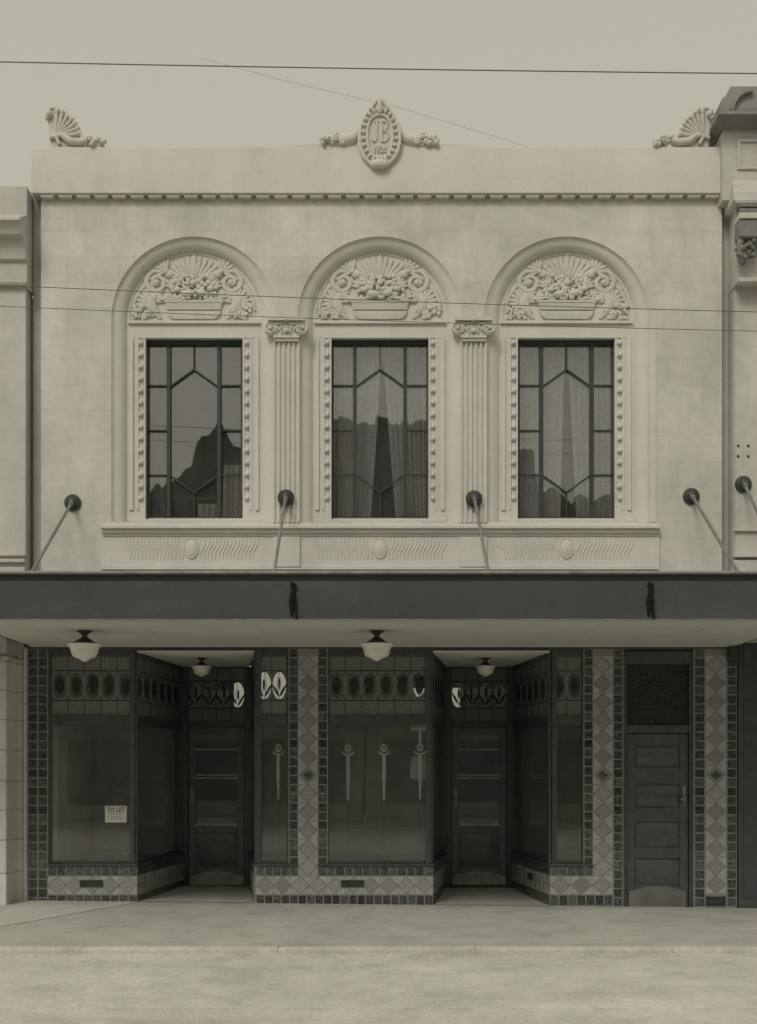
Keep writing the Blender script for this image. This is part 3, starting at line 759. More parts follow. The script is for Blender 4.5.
def diamonds(u0, u1, z0, z1, vertical, n0, n1, per, accent=None, xf=None):
    """returns lists of builders: cream triangles, grey diamonds, dark accent"""
    C_, G_, D_ = [MB(xf)], [MB(xf)], []
    g = .0032
    if vertical:
        cx = (u0+u1)/2; hw = (u1-u0)/2-.012; hh = per/2; zc_ = z0+hh
        while zc_+hh <= z1+.01:
            P = [(cx, zc_-hh+g*1.5), (cx+hw-g, zc_), (cx, zc_+hh-g*1.5), (cx-hw+g, zc_)]
            if accent is not None and abs(zc_-accent) < per/2:
                d = MB(xf); d.tile([(cx+(x-cx)*.62, zc_+(z-zc_)*.62) for x, z in P], n0-.003, n1, .01); D_.append(d); G_.append(MB(xf)); accent = None
            else: G_[-1].tile(P, n0, n1, .004)
            for sg in (-1, 1):
                C_[0].tile([(cx+sg*(g+.003), zc_+hh-g*.2), (cx+sg*(hw+.01), zc_+hh-g*.2), (cx+sg*(hw+.01), zc_+g)], n0, n1, .003)
                C_[0].tile([(cx+sg*(g+.003), zc_-hh+g*.2), (cx+sg*(hw+.01), zc_-hh+g*.2), (cx+sg*(hw+.01), zc_-g)], n0, n1, .003)
            zc_ += per
    else:
        cz = (z0+z1)/2; hh = (z1-z0)/2-.006; cnt = max(1, round((u1-u0)/per)); st = (u1-u0)/cnt
        for i in range(cnt):
            uc = u0+(i+.5)*st; hw = st/2
            G_[0].tile([(uc-hw+g*1.5, cz), (uc, cz-hh+g), (uc+hw-g*1.5, cz), (uc, cz+hh-g)], n0, n1, .004)
            for sg in (-1, 1):
                C_[0].tile([(uc-hw+g*.2, cz+sg*(g+.003)), (uc-hw+g*.2, cz+sg*(hh+.003)), (uc-g, cz+sg*(hh+.003))], n0, n1, .003)
                C_[0].tile([(uc+hw-g*.2, cz+sg*(g+.003)), (uc+hw-g*.2, cz+sg*(hh+.003)), (uc+g, cz+sg*(hh+.003))], n0, n1, .003)
    return C_, G_, D_
def put_tiles(res, parent):
    for lst, nm, m_ in zip(res, ('cream_tile', 'diamond_tile', 'dark_tile'), ('tile_c', 'tile_g', 'tile_d')):
        for q in lst:
            if q.v: obj(nm, q, M[m_], parent)
HEAD = 3.10
tiles_parts = [0]
def base_wall(A, Bp, end_dark=False, vent=None, sill=True, cream_upto=None, topcourse=True, u_top=None):
    """tiled stall riser from A to B (A on the left seen from the street)"""
    L, xf = frame_xf(A, Bp)
    f = lambda u, n_, z: xf(u, -n_, z)            # n<0 towards street below -> use depth n>0 inwards
    g_ = lambda u, y, z: xf(u, y, z)
    mb = MB(g_); mb.box(0, L, .003, .10, -.12, ZDC-.004)
    base = obj('stall_riser', mb, M['grout'], B)
    for (a, b, lo, hi, n0) in [(0, L, -.005, ZCR0, 0)]+([(a, b, ZTB, ZDC, -.002) for a, b in (u_top or [(0, L)])] if topcourse else []):
        d_ = MB(g_); dark_row(d_, a, b, lo, hi, .105, n0, .02); obj('dark_tile', d_, M['tile_d'], base)
    put_tiles(diamonds(0, L, ZCR0, ZTB, False, 0, .02, .222, None, g_), base)
    if vent:
        v0, v1 = vent; mb = MB(g_); zc = PZ(883.5); h = .042
        mb.box(v0, v1, -.012, .0, zc-h, zc-h+.012); mb.box(v0, v1, -.012, 0, zc+h-.012, zc+h)
        mb.box(v0, v0+.015, -.0121, 0, zc-h, zc+h); mb.box(v1-.015, v1, -.0121, 0, zc-h, zc+h)
        mb.box(v0, v1, -.004, .0, zc-h, zc+h)
        for k in range(9): mb.box(v0+.02+k*(v1-v0-.04)/9, v0+.02+(k+.45)*(v1-v0-.04)/9, -.009, 0, zc-h+.012, zc+h-.012)
        obj('vent', mb, M['dark'], base)
    if sill:
        for a, b in (u_top or [(0, L)]):
            mb = MB(g_); mb.box(a, b, -.018, .1, ZDC-.003, ZDC+.03); obj('sill', mb, M['wood'], base, bevel=.004)
    return base
ZTR0, ZTR1 = PZ(725), PZ(715)                     # transom bar
def leadlight(parent, xf, u0, u1, z0, z1, cols, y=.05, ovals=True, clear=False):
    """three bands: obscure squares, clear band with ovals, obscure squares; lead cames"""
    h = z1-z0; b0 = z0+h*.25; b1 = z0+h*.755; cw = (u1-u0)/cols
    t = .004
    for (a, b) in ((z0, b0), (b1, z1)):
        fr = MB(xf)
        for i in range(cols): fr.box(u0+i*cw+.003, u0+(i+1)*cw-.003, y, y+.004, a+.003, b-.003)
        obj('obscure_glass', fr, M['frost'], parent, smooth=False)
    holes = []
    for i in range(cols):
        uc = u0+(i+.5)*cw; zc_ = (b0+b1)/2; hh = (b1-b0)/2*(.95 if clear else .84); hw = cw*(.485 if clear else .37)
        rj = random.Random(i*7+int(u1*100))
        el = []
        for k in range(24):
            a_ = 2*PI*k/24; j_ = 1-(.0 if clear else .22*rj.random())
            el.append((uc+hw*j_*math.cos(a_), zc_+hh*j_*math.copysign(abs(math.sin(a_))**.85, math.sin(a_))))
        holes.append(el)
        if ovals:
            if clear:                                # leaf spray motif, clear glass round it
                for q in range(3):
                    dk = MB(xf); lx, lz = uc+hw*(.55*(q-1)+.1*rj.uniform(-1, 1)), zc_+hh*(-.35+.1*rj.uniform(-1, 1)+.45*(q == 1)); an = PI/2-(q-1)*.5; L_ = hh*(.5 if q != 1 else .42); w_ = hw*.17
                    dk.prism([(lx+L_*math.cos(2*PI*k/10)*math.cos(an)-w_*math.sin(2*PI*k/10)*math.sin(an), lz+L_*math.cos(2*PI*k/10)*math.sin(an)+w_*math.sin(2*PI*k/10)*math.cos(an)) for k in range(10)], y, y+.004)
                    obj('coloured_glass', dk, M['oval'], parent, smooth=False)
            else:                                    # rounded coloured piece filling most of the opening
                dk = MB(xf); dx_, dz_ = hw*.1*rj.uniform(-1, 1), hh*rj.uniform(-.06, .1)
                dk.prism([(uc+dx_+hw*.74*math.cos(2*PI*k/20), zc_+dz_+hh*(.72+.06*math.sin(6*PI*k/20))*math.sin(2*PI*k/20)) for k in range(20)], y, y+.004)
                obj('coloured_glass', dk, M['oval'], parent, smooth=False)
    fr = plate(rect(u0+.002, u1-.002, b0+.002, b1-.002), holes, y, y+.004)
    if xf: fr.v = [xf(*p) for p in fr.v]
    obj('obscure_glass', fr, M['frost'], parent, smooth=False)
    ld = MB(xf)
    for i in range(cols+1): 
        u = u0+i*cw
        ld.box(u-t, u+t, y-.004, y+.009, z0, b0); ld.box(u-t, u+t, y-.004, y+.009, b1, z1)
    for z in (b0, b1): ld.box(u0, u1, y-.0045, y+.0085, z-.006, z+.006)
    for i in range(cols):
        uc = u0+(i+.5)*cw; zc_ = (b0+b1)/2; hh = (b1-b0)/2*(.95 if clear else .84); hw = cw*(.48 if clear else .37)
        pts = [(uc+hw*math.cos(2*PI*k/20), y, zc_+hh*math.sin(2*PI*k/20)) for k in range(21)]
        ld.tube(pts, .004, 5, cap=False); ld.tube([(uc-cw/2, y, b0+.01), (uc-hw*.8, y, zc_-hh*.6)], .003, 4); ld.tube([(uc+cw/2, y, b0+.01), (uc+hw*.8, y, zc_-hh*.6)], .003, 4); ld.tube([(uc-cw/2, y, b1-.01), (uc-hw*.8, y, zc_+hh*.6)], .003, 4); ld.tube([(uc+cw/2, y, b1-.01), (uc+hw*.8, y, zc_+hh*.6)], .003, 4)
        ld.tube([(uc, y, zc_-hh), (uc+hw*.3*(-1)**i, y, zc_), (uc, y, zc_+hh)], .0035, 5)
        ld.tube([(uc-hw*.5, y, zc_-hh*.6), (uc, y, zc_-hh*.2), (uc+hw*.5, y, zc_-hh*.65)], .0035, 5)
    obj('lead_came', ld, M['lead'], parent)
    cl = MB(xf); cl.box(u0, u1, y+.012, y+.015, z0, z1); obj('transom_pane', cl, M['shopglass'], parent, smooth=False)
def shop_window(A, Bp, cols, st0=.05, st1=.05, zbot=None, ovals=True, name='display_window', clear=False):
    L, xf = frame_xf(A, Bp); zb_ = ZDC+.032 if zbot is None else zbot
    mb = MB(xf); y0, y1 = .03, .09
    mb.box(0, st0, y0, y1, zb_, HEAD); mb.box(L-st1, L, y0, y1, zb_, HEAD)
    mb.box(st0, L-st1, y0, y1, zb_, zb_+.03); mb.box(st0, L-st1, y0, y1, HEAD-.06, HEAD)
    mb.box(st0, L-st1, y0-.012, y1, ZTR0, ZTR1)
    w_ = obj(name, mb, M['wood'], B, bevel=.004)
    mb = MB(xf); mb.box(st0, L-st1, .058, .063, zb_+.03, ZTR0); obj('pane', mb, M['shopglass'], w_, smooth=False)
    leadlight(w_, xf, st0, L-st1, ZTR1, HEAD-.06, cols, .045, ovals, clear)
    return w_
LA0, LA1 = (PX(137), 0.0), (PX(184, 2.1), 2.1); LA3, LA2 = (PX(254), 0.0), (PX(249, 2.1), 2.1)
LB0, LB1 = (PX(433), 0.0), (PX(447, 2.1), 2.1); LB3, LB2 = (PX(550), 0.0), (PX(511, 2.1), 2.1)
x_p0, x_p1 = PX(27), PX(48)
# stall risers
def bw_(a, b, **k): return base_wall((PX(a), 0), (PX(b), 0), **k)
bw_(48, 137, vent=((80-48)*S, (103-48)*S))
bw_(256, 433, vent=((341-256)*S, (364-256)*S), u_top=[(0, 42*S), (62*S, 177*S)])
bw_(550, 613, u_top=[(0, 43*S)])
base_wall(LA0, LA1); base_wall(LA2, LA3, vent=None)
base_wall(LB0, LB1); base_wall(LB2, LB3, vent=(1.0, 1.25))
# windows on the street line
shop_window((PX(48), 0), (PX(137), 0), 5, .03, .05)
shop_window((PX(254), 0), (PX(289), 0), 2, .03, .03, clear=True)
shop_window((PX(327), 0), (PX(433), 0), 6, .02, .07)
shop_window((PX(549), 0), (PX(584), 0), 2, .03, .02, ovals=True)
# lobby side windows
shop_window(LA0, LA1, 6, .04, .05); shop_window(LA2, LA3, 6, .05, .04)
shop_window(LB0, LB1, 6, .04, .05); shop_window(LB2, LB3, 6, .05, .04)
# piers
def pier(x0, x1, cols, name='tiled_pier', accent=None, zb_=-.02, ztop=3.13, gap=None):
    """cols: list of (px0, px1, kind)"""
    mb = MB(); mb.box(PX(x0), PX(x1), .003, .14, -.12, ztop)
    p = obj(name, mb, M['grout'], B)
    for a, b, kind in cols:
        if kind == 'd': d_ = MB(); dark_row(d_, PX(a), PX(b), zb_, ztop, .111, 0, .02, True); obj('dark_tile', d_, M['tile_d'], p)
        if kind == 'C': put_tiles(diamonds(PX(a), PX(b), PZ(894), ztop, True, 0, .02, .2235, accent), p)
    return p
pier(27, 48, [(28, 37.5, 'd'), (38, 47.5, 'd')])
def upper_pier(x0, x1, cols, accent):
    mb = MB(); mb.box(PX(x0), PX(x1), .003, .14, ZDC-.004, 3.13); p = obj('tiled_pier', mb, M['grout'], B)
    for a, b, kind in cols:
        if kind == 'd': d_ = MB(); dark_row(d_, PX(a), PX(b), ZDC, 3.13, .111, 0, .02, True); obj('dark_tile', d_, M['tile_d'], p)
        else: put_tiles(diamonds(PX(a), PX(b), ZTB, 3.13, True, -.001, .02, .2235, accent), p)
upper_pier(288.5, 328, [(289, 298, 'd'), (298, 318, 'c'), (318, 327.5, 'd')], PZ(774))
mb = MB(); mb.box(PX(298), PX(318), .006, .03, ZTB-.001, ZDC-.002)
upper_pier(583.5, 613, [(584, 593, 'd'), (593, 613, 'c')], PZ(776))
pier(613, 623.5, [(613.4, 622.8, 'd')])
pp = pier(693.5, 737, [(694.5, 705, 'd'), (705.5, 726.5, 'C'), (727, 736.5, 'd')], accent=PZ(777))
mb = MB(); x0, x1, z0, z1 = PX(706), PX(725), PZ(905), PZ(896.5)
mb.box(x0, x1, -.02, .0, z0, z0+.012); mb.box(x0, x1, -.02, 0, z1-.014, z1); mb.box(x0, x0+.014, -.02, 0, z0, z1); mb.box(x1-.014, x1, -.02, 0, z0, z1); mb.box(x0, x1, -.006, .006, z0, z1)
obj('vent', mb, M['dark'], pp)
# head beam above the windows and lobbies
mb = MB(); mb.box(PX(27), PX(737), .02, .24, HEAD+.0, 3.72); mb.box(PX(27), PX(737), -.004, .02, HEAD+.032, 3.19)
obj('head_beam', mb, M['wood'], B)
for (A0, A1, A2, A3) in ((LA0, LA1, LA2, LA3), (LB0, LB1, LB2, LB3)):
    mb = MB(); pts = [A0, A3, A2, A1]
    vs = [(x, max(y, .02)+.0, HEAD-.012) for x, y in pts]+[(x, max(y, .02), HEAD) for x, y in pts]
    mb.add(vs, [(3, 2, 1, 0), (4, 5, 6, 7), (0, 1, 5, 4), (1, 2, 6, 5), (2, 3, 7, 6), (3, 0, 4, 7)])
    obj('lobby_ceiling', mb, M['lobbyc'], B)
    mb = MB(); mb.box(A0[0]+.01, A3[0]-.01, -.012, .02, HEAD-.018, HEAD+.006); obj('ceiling_bead', mb, M['bead'], B)
    mb = MB(); vs = [(x, y, .016+gz(x, 0)) for x, y in pts]+[(x, y, -.05) for x, y in pts]
    vs = [(A0[0]+.02, .0, gz(A0[0], 0)+.006), (A3[0]-.02, .0, gz(A3[0], 0)+.006), (A2[0], 2.14, .012), (A1[0], 2.14, .012)]
    mb.add(vs, [(0, 1, 2, 3)]); obj('lobby_floor', mb, M['lobby'], B)
for (px_, sg) in ((LA1[0], -1), (LA2[0], 1), (LB1[0], -1), (LB2[0], 1)):
    mb = MB(); mb.box(px_-.003*sg, px_+sg*.13, 2.075, 2.28, -.02, HEAD-.013); obj('corner_post', mb, M['wood'], B)
# doors
def panel(mb, x0, x1, z0, z1, y):                # raised and fielded panel
    mb.box(x0, x1, y+.012, y+.02, z0, z1)
    mb.tile(rect(x0+.015, x1-.015, z0+.015, z1-.015), y-.004, y+.013, .03)
for (A1, A2, lead_c) in ((LA1, LA2, 4), (LB1, LB2, 4)):
    Y = 2.1; x0, x1 = A1[0]+.0, A2[0]-.0; w_ = x1-x0
    zt0, zt1 = PZ(727, Y), PZ(722, Y)
    mb = MB(); mb.box(x0-.0, x0+.06, Y-.03, Y+.07, .0, HEAD); mb.box(x1-.06, x1, Y-.03, Y+.07, .0, HEAD)
    mb.box(x0+.06, x1-.06, Y-.03, Y+.07, zt0, zt1+.0); mb.box(x0+.06, x1-.06, Y-.03, Y+.07, HEAD-.03, HEAD); mb.box(x0+.06, x1-.06, Y-.03, Y+.07, 0, .035)
    fr = obj('door_frame', mb, M['wood'], B, bevel=.004)
    leadlight(fr, None, x0+.06, x1-.06, zt1, HEAD-.03, lead_c, Y+.0, clear=True)
    dx0, dx1 = x0+.065, x1-.065
    mb = MB(); y0, y1 = Y+.0, Y+.045; st = .1; zd0 = .04; zl = PZ(826, Y); 
    mb.box(dx0, dx0+st, y0, y1, zd0, zt0-.005); mb.box(dx1-st, dx1, y0, y1, zd0, zt0-.005)
    mb.box(dx0+st, dx1-st, y0, y1, zt0-.1, zt0-.005); mb.box(dx0+st, dx1-st, y0, y1, zl-.1, zl); mb.box(dx0+st, dx1-st, y0, y1, zd0, zd0+.25)
    d = obj('door', mb, M['woodm'], B, bevel=.005)
    mb = MB(); panel(mb, dx0+st, dx1-st, zd0+.25, zl-.1, Y+.012); obj('panel', mb, M['woodm'], d)
    mb = MB(); mb.box(dx0+st, dx1-st, Y+.02, Y+.025, zl, zt0-.1); obj('pane', mb, M['shopglass'], d, smooth=False)
    for qs in ((749.5,), (775, 778), (825,)):
        mb = MB()
        for q in qs: mb.box(dx0+st-.02, dx1-st+.02, Y-.03, Y-.018, PZ(q, Y)-.008, PZ(q, Y)+.008)
        for x_ in (dx0+st, dx1-st, (dx0+dx1)/2-.1): mb.box(x_-.012, x_+.012, Y-.03, Y, PZ(sum(qs)/len(qs), Y)-.02, PZ(sum(qs)/len(qs), Y)+.02)
        obj('push_bar', mb, M['metal'], d)
    mb = MB(); pts = [(dx0+.01, zd0+.01), (dx1-.01, zd0+.01), (dx1-.01, PZ(877, Y))]+[(dx1-.01-(dx1-dx0-.02)*i/16, PZ(877, Y)+.085*math.sin(PI*i/16)) for i in range(1, 16)]+[(dx0+.01, PZ(877, Y))]
    mb.prism(pts, Y-.005, Y); obj('kick_plate', mb, M['kick'], d)
    mb = MB(); mb.box(dx0+.03, dx0+.07, Y-.012, Y, PZ(805, Y), PZ(790, Y)); mb.tube([(dx0+.05, Y-.01, PZ(803, Y)), (dx0+.05, Y-.06, PZ(802, Y)), (dx0+.05, Y-.06, PZ(794, Y)), (dx0+.05, Y-.01, PZ(793, Y))], .009, 8)
    obj('handle', mb, M['metal'], d)
# side door to the upstairs rooms
x0, x1 = PX(623.5), PX(693.5); Y = .06; zr = gz(x0, 0)-.0
mb = MB(); fz0, fz1 = PZ(733), PZ(725)
mb.box(x0, x0+.045, .02, .15, -.1, 3.12); mb.box(x1-.045, x1, .02, .15, -.1, 3.12); mb.box(x0+.045, x1-.045, .02, .15, fz0, fz1); mb.box(x0+.045, x1-.045, .02, .15, PZ(664), 3.12)
fr = obj('door_frame', mb, M['wood'], B, bevel=.005)
# transom with arch motif
mb = MB(); ux0, ux1, uz0, uz1 = x0+.045, x1-.045, fz1, PZ(664); cxx = (ux0+ux1)/2
mb.box(ux0, ux1, .062, .066, uz0, uz1); obj('coloured_glass', mb, M['oval'], fr, smooth=False)
mb = MB()
for r_ in (.22, .29):
    mb.tube([(cxx+r_*math.cos(PI*i/20)*1.05, .06, uz0+.25+r_*math.sin(PI*i/20)) for i in range(21)], .007, 6)
for dx in (-.29, -.22, .0, .22, .29): mb.tube([(cxx+dx*1.05, .06, uz0), (cxx+dx*1.05, .06, uz0+.25 if dx else uz0+.47)], .006, 6)
for k in range(1, 5): 
    a = PI*k/5; mb.tube([(cxx+.22*math.cos(a), .06, uz0+.25+.22*math.sin(a)), (cxx+.29*math.cos(a)*1.05, .06, uz0+.25+.29*math.sin(a))], .005, 5)
mb.tube([(ux0, .06, uz0+.25), (ux1, .06, uz0+.25)], .006, 6)
obj('lead_came', mb, M['lead'], fr)
mb = MB(); dx0, dx1 = x0+.05, x1-.05; zd0, zd1 = PZ(908), fz0-.006
mb.box(dx0, dx0+.1, Y, Y+.045, zd0, zd1); mb.box(dx1-.1, dx1, Y, Y+.045, zd0, zd1)
rows = [(745, 767), (784, 808), (822, 848), (859, 886)]; edges = [733]+[q for r_ in rows for q in r_]+[908]
for a, b in zip(edges[0::2], edges[1::2]): mb.box(dx0+.1, dx1-.1, Y, Y+.045, max(PZ(b), zd0), min(PZ(a), zd1))
d = obj('door', mb, M['wood_side'], B, bevel=.006)
for a, b in rows:
    mb = MB(); panel(mb, dx0+.1, dx1-.1, PZ(b), PZ(a), Y+.012); obj('panel', mb, M['wood_side'], d)
mb = MB(); zk = PZ(890); pts = [(dx0+.03, zd0+.01), (dx1-.03, zd0+.01), (dx1-.03, zk-.02)]+[(dx1-.03-(dx1-dx0-.06)*i/16, zk-.02+.06*math.sin(PI*i/16)) for i in range(1, 16)]+[(dx0+.03, zk-.02)]
mb.prism(pts, Y-.006, Y); obj('kick_plate', mb, M['kick_side'], d)
mb = MB(); hx = PX(685); mb.box(hx-.018, hx+.018, Y-.012, Y, PZ(806), PZ(786)); mb.tube([(hx, Y-.01, PZ(804)), (hx, Y-.055, PZ(802)), (hx, Y-.055, PZ(796)), (hx, Y-.01, PZ(794))], .009, 8); mb.ball((hx-.03, Y-.04, PZ(799)), .022, .022, .022)
obj('handle', mb, M['metal'], d)
# display floors and back screens
zs = ZDC-.02
def stage(pts):
    mb = MB(); n = len(pts); a = sum(pts[i][0]*pts[(i+1) % n][1]-pts[(i+1) % n][0]*pts[i][1] for i in range(n))
    if a < 0: pts = pts[::-1]
    mb.add([(x, y, zs) for x, y in pts]+[(x, y, zs-.05) for x, y in pts], [tuple(range(n)), tuple(range(2*n-1, n-1, -1))]+[(i, i+n, (i+1) % n+n, (i+1) % n) for i in range(n)])
    obj('display_floor', mb, M['stage'], B, smooth=False)
stage([(XL+.23, .12), (LA0[0]-.12, .12), (LA1[0]-.12, 2.3), (XL+.23, 2.3)])
stage([(LA3[0]+.12, .16), (LB0[0]-.12, .16), (LB1[0]-.12, 2.3), (LA2[0]+.12, 2.3)])
stage([(LB3[0]+.12, .12), (PX(618)-.07, .12), (PX(618)-.07, 2.3), (LB2[0]+.12, 2.3)])
def screen(xa, xb, h=2.45):
    mb = MB(); mb.box(xa, xb, 2.31, 2.35, 0, h)
    n_ = max(1, round((xb-xa)/.8)); st = (xb-xa)/n_
    for i in range(n_+1): mb.box(max(xa, xa+i*st-.04), min(xb, xa+i*st+.04), 2.285, 2.31, zs, h)
    mb.box(xa, xb, 2.286, 2.309, h-.08, h-.001); mb.box(xa, xb, 2.286, 2.309, zs+.01, zs+.1)
    obj('back_screen', mb, M['screen'], B, bevel=.004)
screen(XL+.23, LA1[0]-.08); screen(LA2[0]+.08, LB1[0]-.08); screen(LB2[0]+.08, PX(618)-.07)
# narrow upright post seen inside the left display window
mb = MB(); mb.box(PX(58, 1.2), PX(66, 1.2), 1.2, 1.3, zs, 2.5); obj('display_post', mb, M['wood'], B)
mb = MB(); mb.box(PX(68, 1.25), PX(69.2, 1.25), 1.2, 1.24, zs, 2.45); mb.box(PX(68, 1.25), PX(133, 1.25), 1.2, 1.24, 2.43, 2.46); obj('display_frame', mb, M['kick'], B)
# downpipe at the right corner
mb = MB(); mb.tube([(PX(731), -.07, 3.14), (PX(731), -.07, 2.97)], .05, 12); mb.box(PX(727), PX(735), -.13, -.01, 2.97, 3.13); obj('rainwater_head', mb, M['dark'], B)

# ------------------------------------------------------------------ awning over the footpath
YA = -2.7
AW = thing('awning', 'long flat awning with dark fascia hung on iron rods over the footpath', 'awning', (0, YA, 3.1))
zf0, zf1 = PZ(618, YA), PZ(573, YA)
AX0, AX1 = -6.2, 6.2
mb = MB(); mb.box(AX0, AX1, YA, YA+.04, 3.153, PZ(581, YA)); mb.box(AX0, AX1, YA+.035, YA+.06, PZ(582, YA), zf1-.004)
obj('fascia', mb, M['fascia'], AW)
mb = MB(); mb.profx([(YA+.08, zf1+.02), (YA-.03, zf1+.016), (YA-.036, zf1-.004), (YA-.02, zf1-.012), (YA+.08, zf1-.012)], AX0, AX1)
obj('gutter', mb, M['capping'], AW)
mb = MB(); mb.box(AX0, AX1, YA-.006, YA+.05, 3.146, 3.1528); obj('edge_bead', mb, M['capping'], AW)
mb = MB(); mb.box(XL, PX(735), YA+.05, -.02, 3.163, 3.19)
obj('soffit', mb, M['soffit'], AW)
mb = MB()
for x_ in [XL+1.2*i+.55 for i in range(8)]: mb.box(x_-.012, x_+.012, YA+.05, -.09, 3.159, 3.163)
obj('cover_strip', mb, M['soffit'], AW)
mb = MB(); mb.profx([(-.018, 3.163), (-.018, 3.148), (-.05, 3.15), (-.085, 3.163)], XL, PX(735)); obj('wall_bead', mb, M['bead'], AW)
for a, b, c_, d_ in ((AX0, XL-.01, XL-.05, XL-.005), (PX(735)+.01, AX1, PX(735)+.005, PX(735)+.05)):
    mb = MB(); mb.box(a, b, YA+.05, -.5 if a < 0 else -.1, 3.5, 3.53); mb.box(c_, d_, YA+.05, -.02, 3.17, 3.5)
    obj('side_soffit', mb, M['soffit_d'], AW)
mb = MB(); 
for i in range(166):
    x_ = AX0+.02+i*.0745; mb.ball((x_, 0, 0), .03, .03, .03, 6, 4) if False else None
n = 340; vs = []; fs = []
for i in range(n+1):
    x_ = AX0+(AX1-AX0)*i/n; z = .012*math.sin(i*PI/2.5)
    vs += [(x_, YA+.06, zf1-.06+z), (x_, -.02, zf1+.02+z)]
for i in range(n): fs.append((2*i, 2*i+2, 2*i+3, 2*i+1))
mb.add(vs, fs); obj('roof_sheet', mb, M['capping'], AW)
# irregular dark blots on the fascia, added as thin raised shapes
for c in (293, 650):
    mb = MB(); Y2 = YA-.006; X3 = lambda d: PX(c+d, YA); Z3 = lambda q: PZ(q, YA)
    def blob(pts, th=.02): mb.prism([(X3(a), Z3(q)) for a, q in pts], YA-.028, YA+.002)
    blob([(a*1.6, q) for a, q in [(-1.6, 587), (-.9, 581.5), (.3, 583), (1.9, 584.5), (2.4, 589), (1.0, 590.5), (1.6, 592), (1.9, 599), (2.5, 602), (2.2, 606), (2.4, 612), (2.9, 617.5), (1.4, 618.5), (1.1, 611), (.2, 607.6), (-.4, 612), (-.8, 617), (-1.8, 614), (-1.9, 608), (-2.5, 603), (-2.0, 598), (-1.2, 593), (-.6, 589.5)]])
    mb.ball((X3(.6), YA-.03, Z3(600)), .016, .014, .05, 8, 6)
    obj('fascia_blot', mb, M['blot'], AW)
# tie rods
def rod(parent, px, py, ex, name='tie_rod', Yw=-.004):
    a = Vector((PX(px, Yw), Yw-.05, PZ(py, Yw))); Ye = -2.25
    b = Vector((PX(ex, Ye), Ye, zf1-.04))
    mb = MB(); mb.tube([a, b], .018, 10)
    d = (b-a).normalized(); m_ = a+d*.32
    mb.tube([a+d*.02, a+d*.11], .03, 10); mb.tube([b-d*.1, b], .03, 10)
    r_ = obj(name, mb, M['metal2'], parent)
    mb = MB(); mb.lathe([(.10, 0), (.102, .02), (.088, .038), (.06, .05), (.052, .075), (.03, .09), (.001, .093)], (a.x, Yw, a.z), 28, 'Y')
    for k in range(10):
        q = 2*PI*k/10; mb.ball((a.x+.08*math.cos(q), Yw-.035, a.z+.08*math.sin(q)), .012, .01, .012, 6, 4)
    obj('wall_rosette', mb, M['dark'], r_, ang=60)
M['metal2'] = mat_plain('galvanised_rod', sep(.22, .5), .5, .3, .2)
rod(AW, 73, 503, 25, Yw=-.002); rod(AW, 286, 498, 272.3, Yw=-.045); rod(AW, 474, 499, 490.3, Yw=-.045); rod(AW, 691, 496.5, 745, Yw=-.002)

# ------------------------------------------------------------------ lamps
def lamp(px, py, Y, zc, sc, label):
    x_ = PX(px, Y)
    L = thing('ceiling_lamp', label, 'lamp', (x_, Y, zc), 'opal glass ceiling lamps over the shopfront')
    mb = MB(); mb.lathe([(.001, 0), (.078, 0), (.078, -.012), (.05, -.03), (.03, -.055), (.03, -.07), (.05, -.085), (.075, -.10), (.095, -.118), (.13, -.135), (.14, -.14), (.14, -.15), (.001, -.15)], (0, 0, 0), 24)
    mb.v = [(x_+x*sc, Y+y*sc, zc+z*sc) for x, y, z in mb.v]; obj('lamp_fitting', mb, M['dark'], L, ang=50)
    mb = MB(); seg = 48; prof = [(.135, -.146), (.188, -.152), (.186, -.162), (.165, -.182), (.15, -.208), (.143, -.24), (.13, -.272), (.104, -.294), (.062, -.306), (.04, -.325), (.001, -.34)]
    vs = []; fs = []
    for i, (r_, h) in enumerate(prof):
        k_ = .045*max(0, min(1, (i-4)/3.)) if i < 10 else 0
        for k in range(seg):
            a = 2*PI*k/seg; rr = r_*(1+k_*math.cos(a*8)); vs.append((x_+rr*math.cos(a)*sc, Y+rr*math.sin(a)*sc, zc+h*sc))
    for i in range(len(prof)-1):
        for k in range(seg): fs.append((i*seg+k, (i+1)*seg+k, (i+1)*seg+(k+1) % seg, i*seg+(k+1) % seg))
    mb.add(vs, fs); obj('glass_shade', mb, M['opal'], L, ang=70)
lamp(84.5, 645, -1.63, 3.163, 1.0, 'opal glass lamp on the awning soffit above the left display window')
lamp(376.8, 645, -1.63, 3.163, .98, 'opal glass lamp on the awning soffit above the middle display window')
lamp(201.5, 665, .75, HEAD-.012, .72, 'small opal glass lamp on the ceiling of the left door recess')
lamp(485.5, 664, .75, HEAD-.012, .72, 'small opal glass lamp on the ceiling of the right door recess')

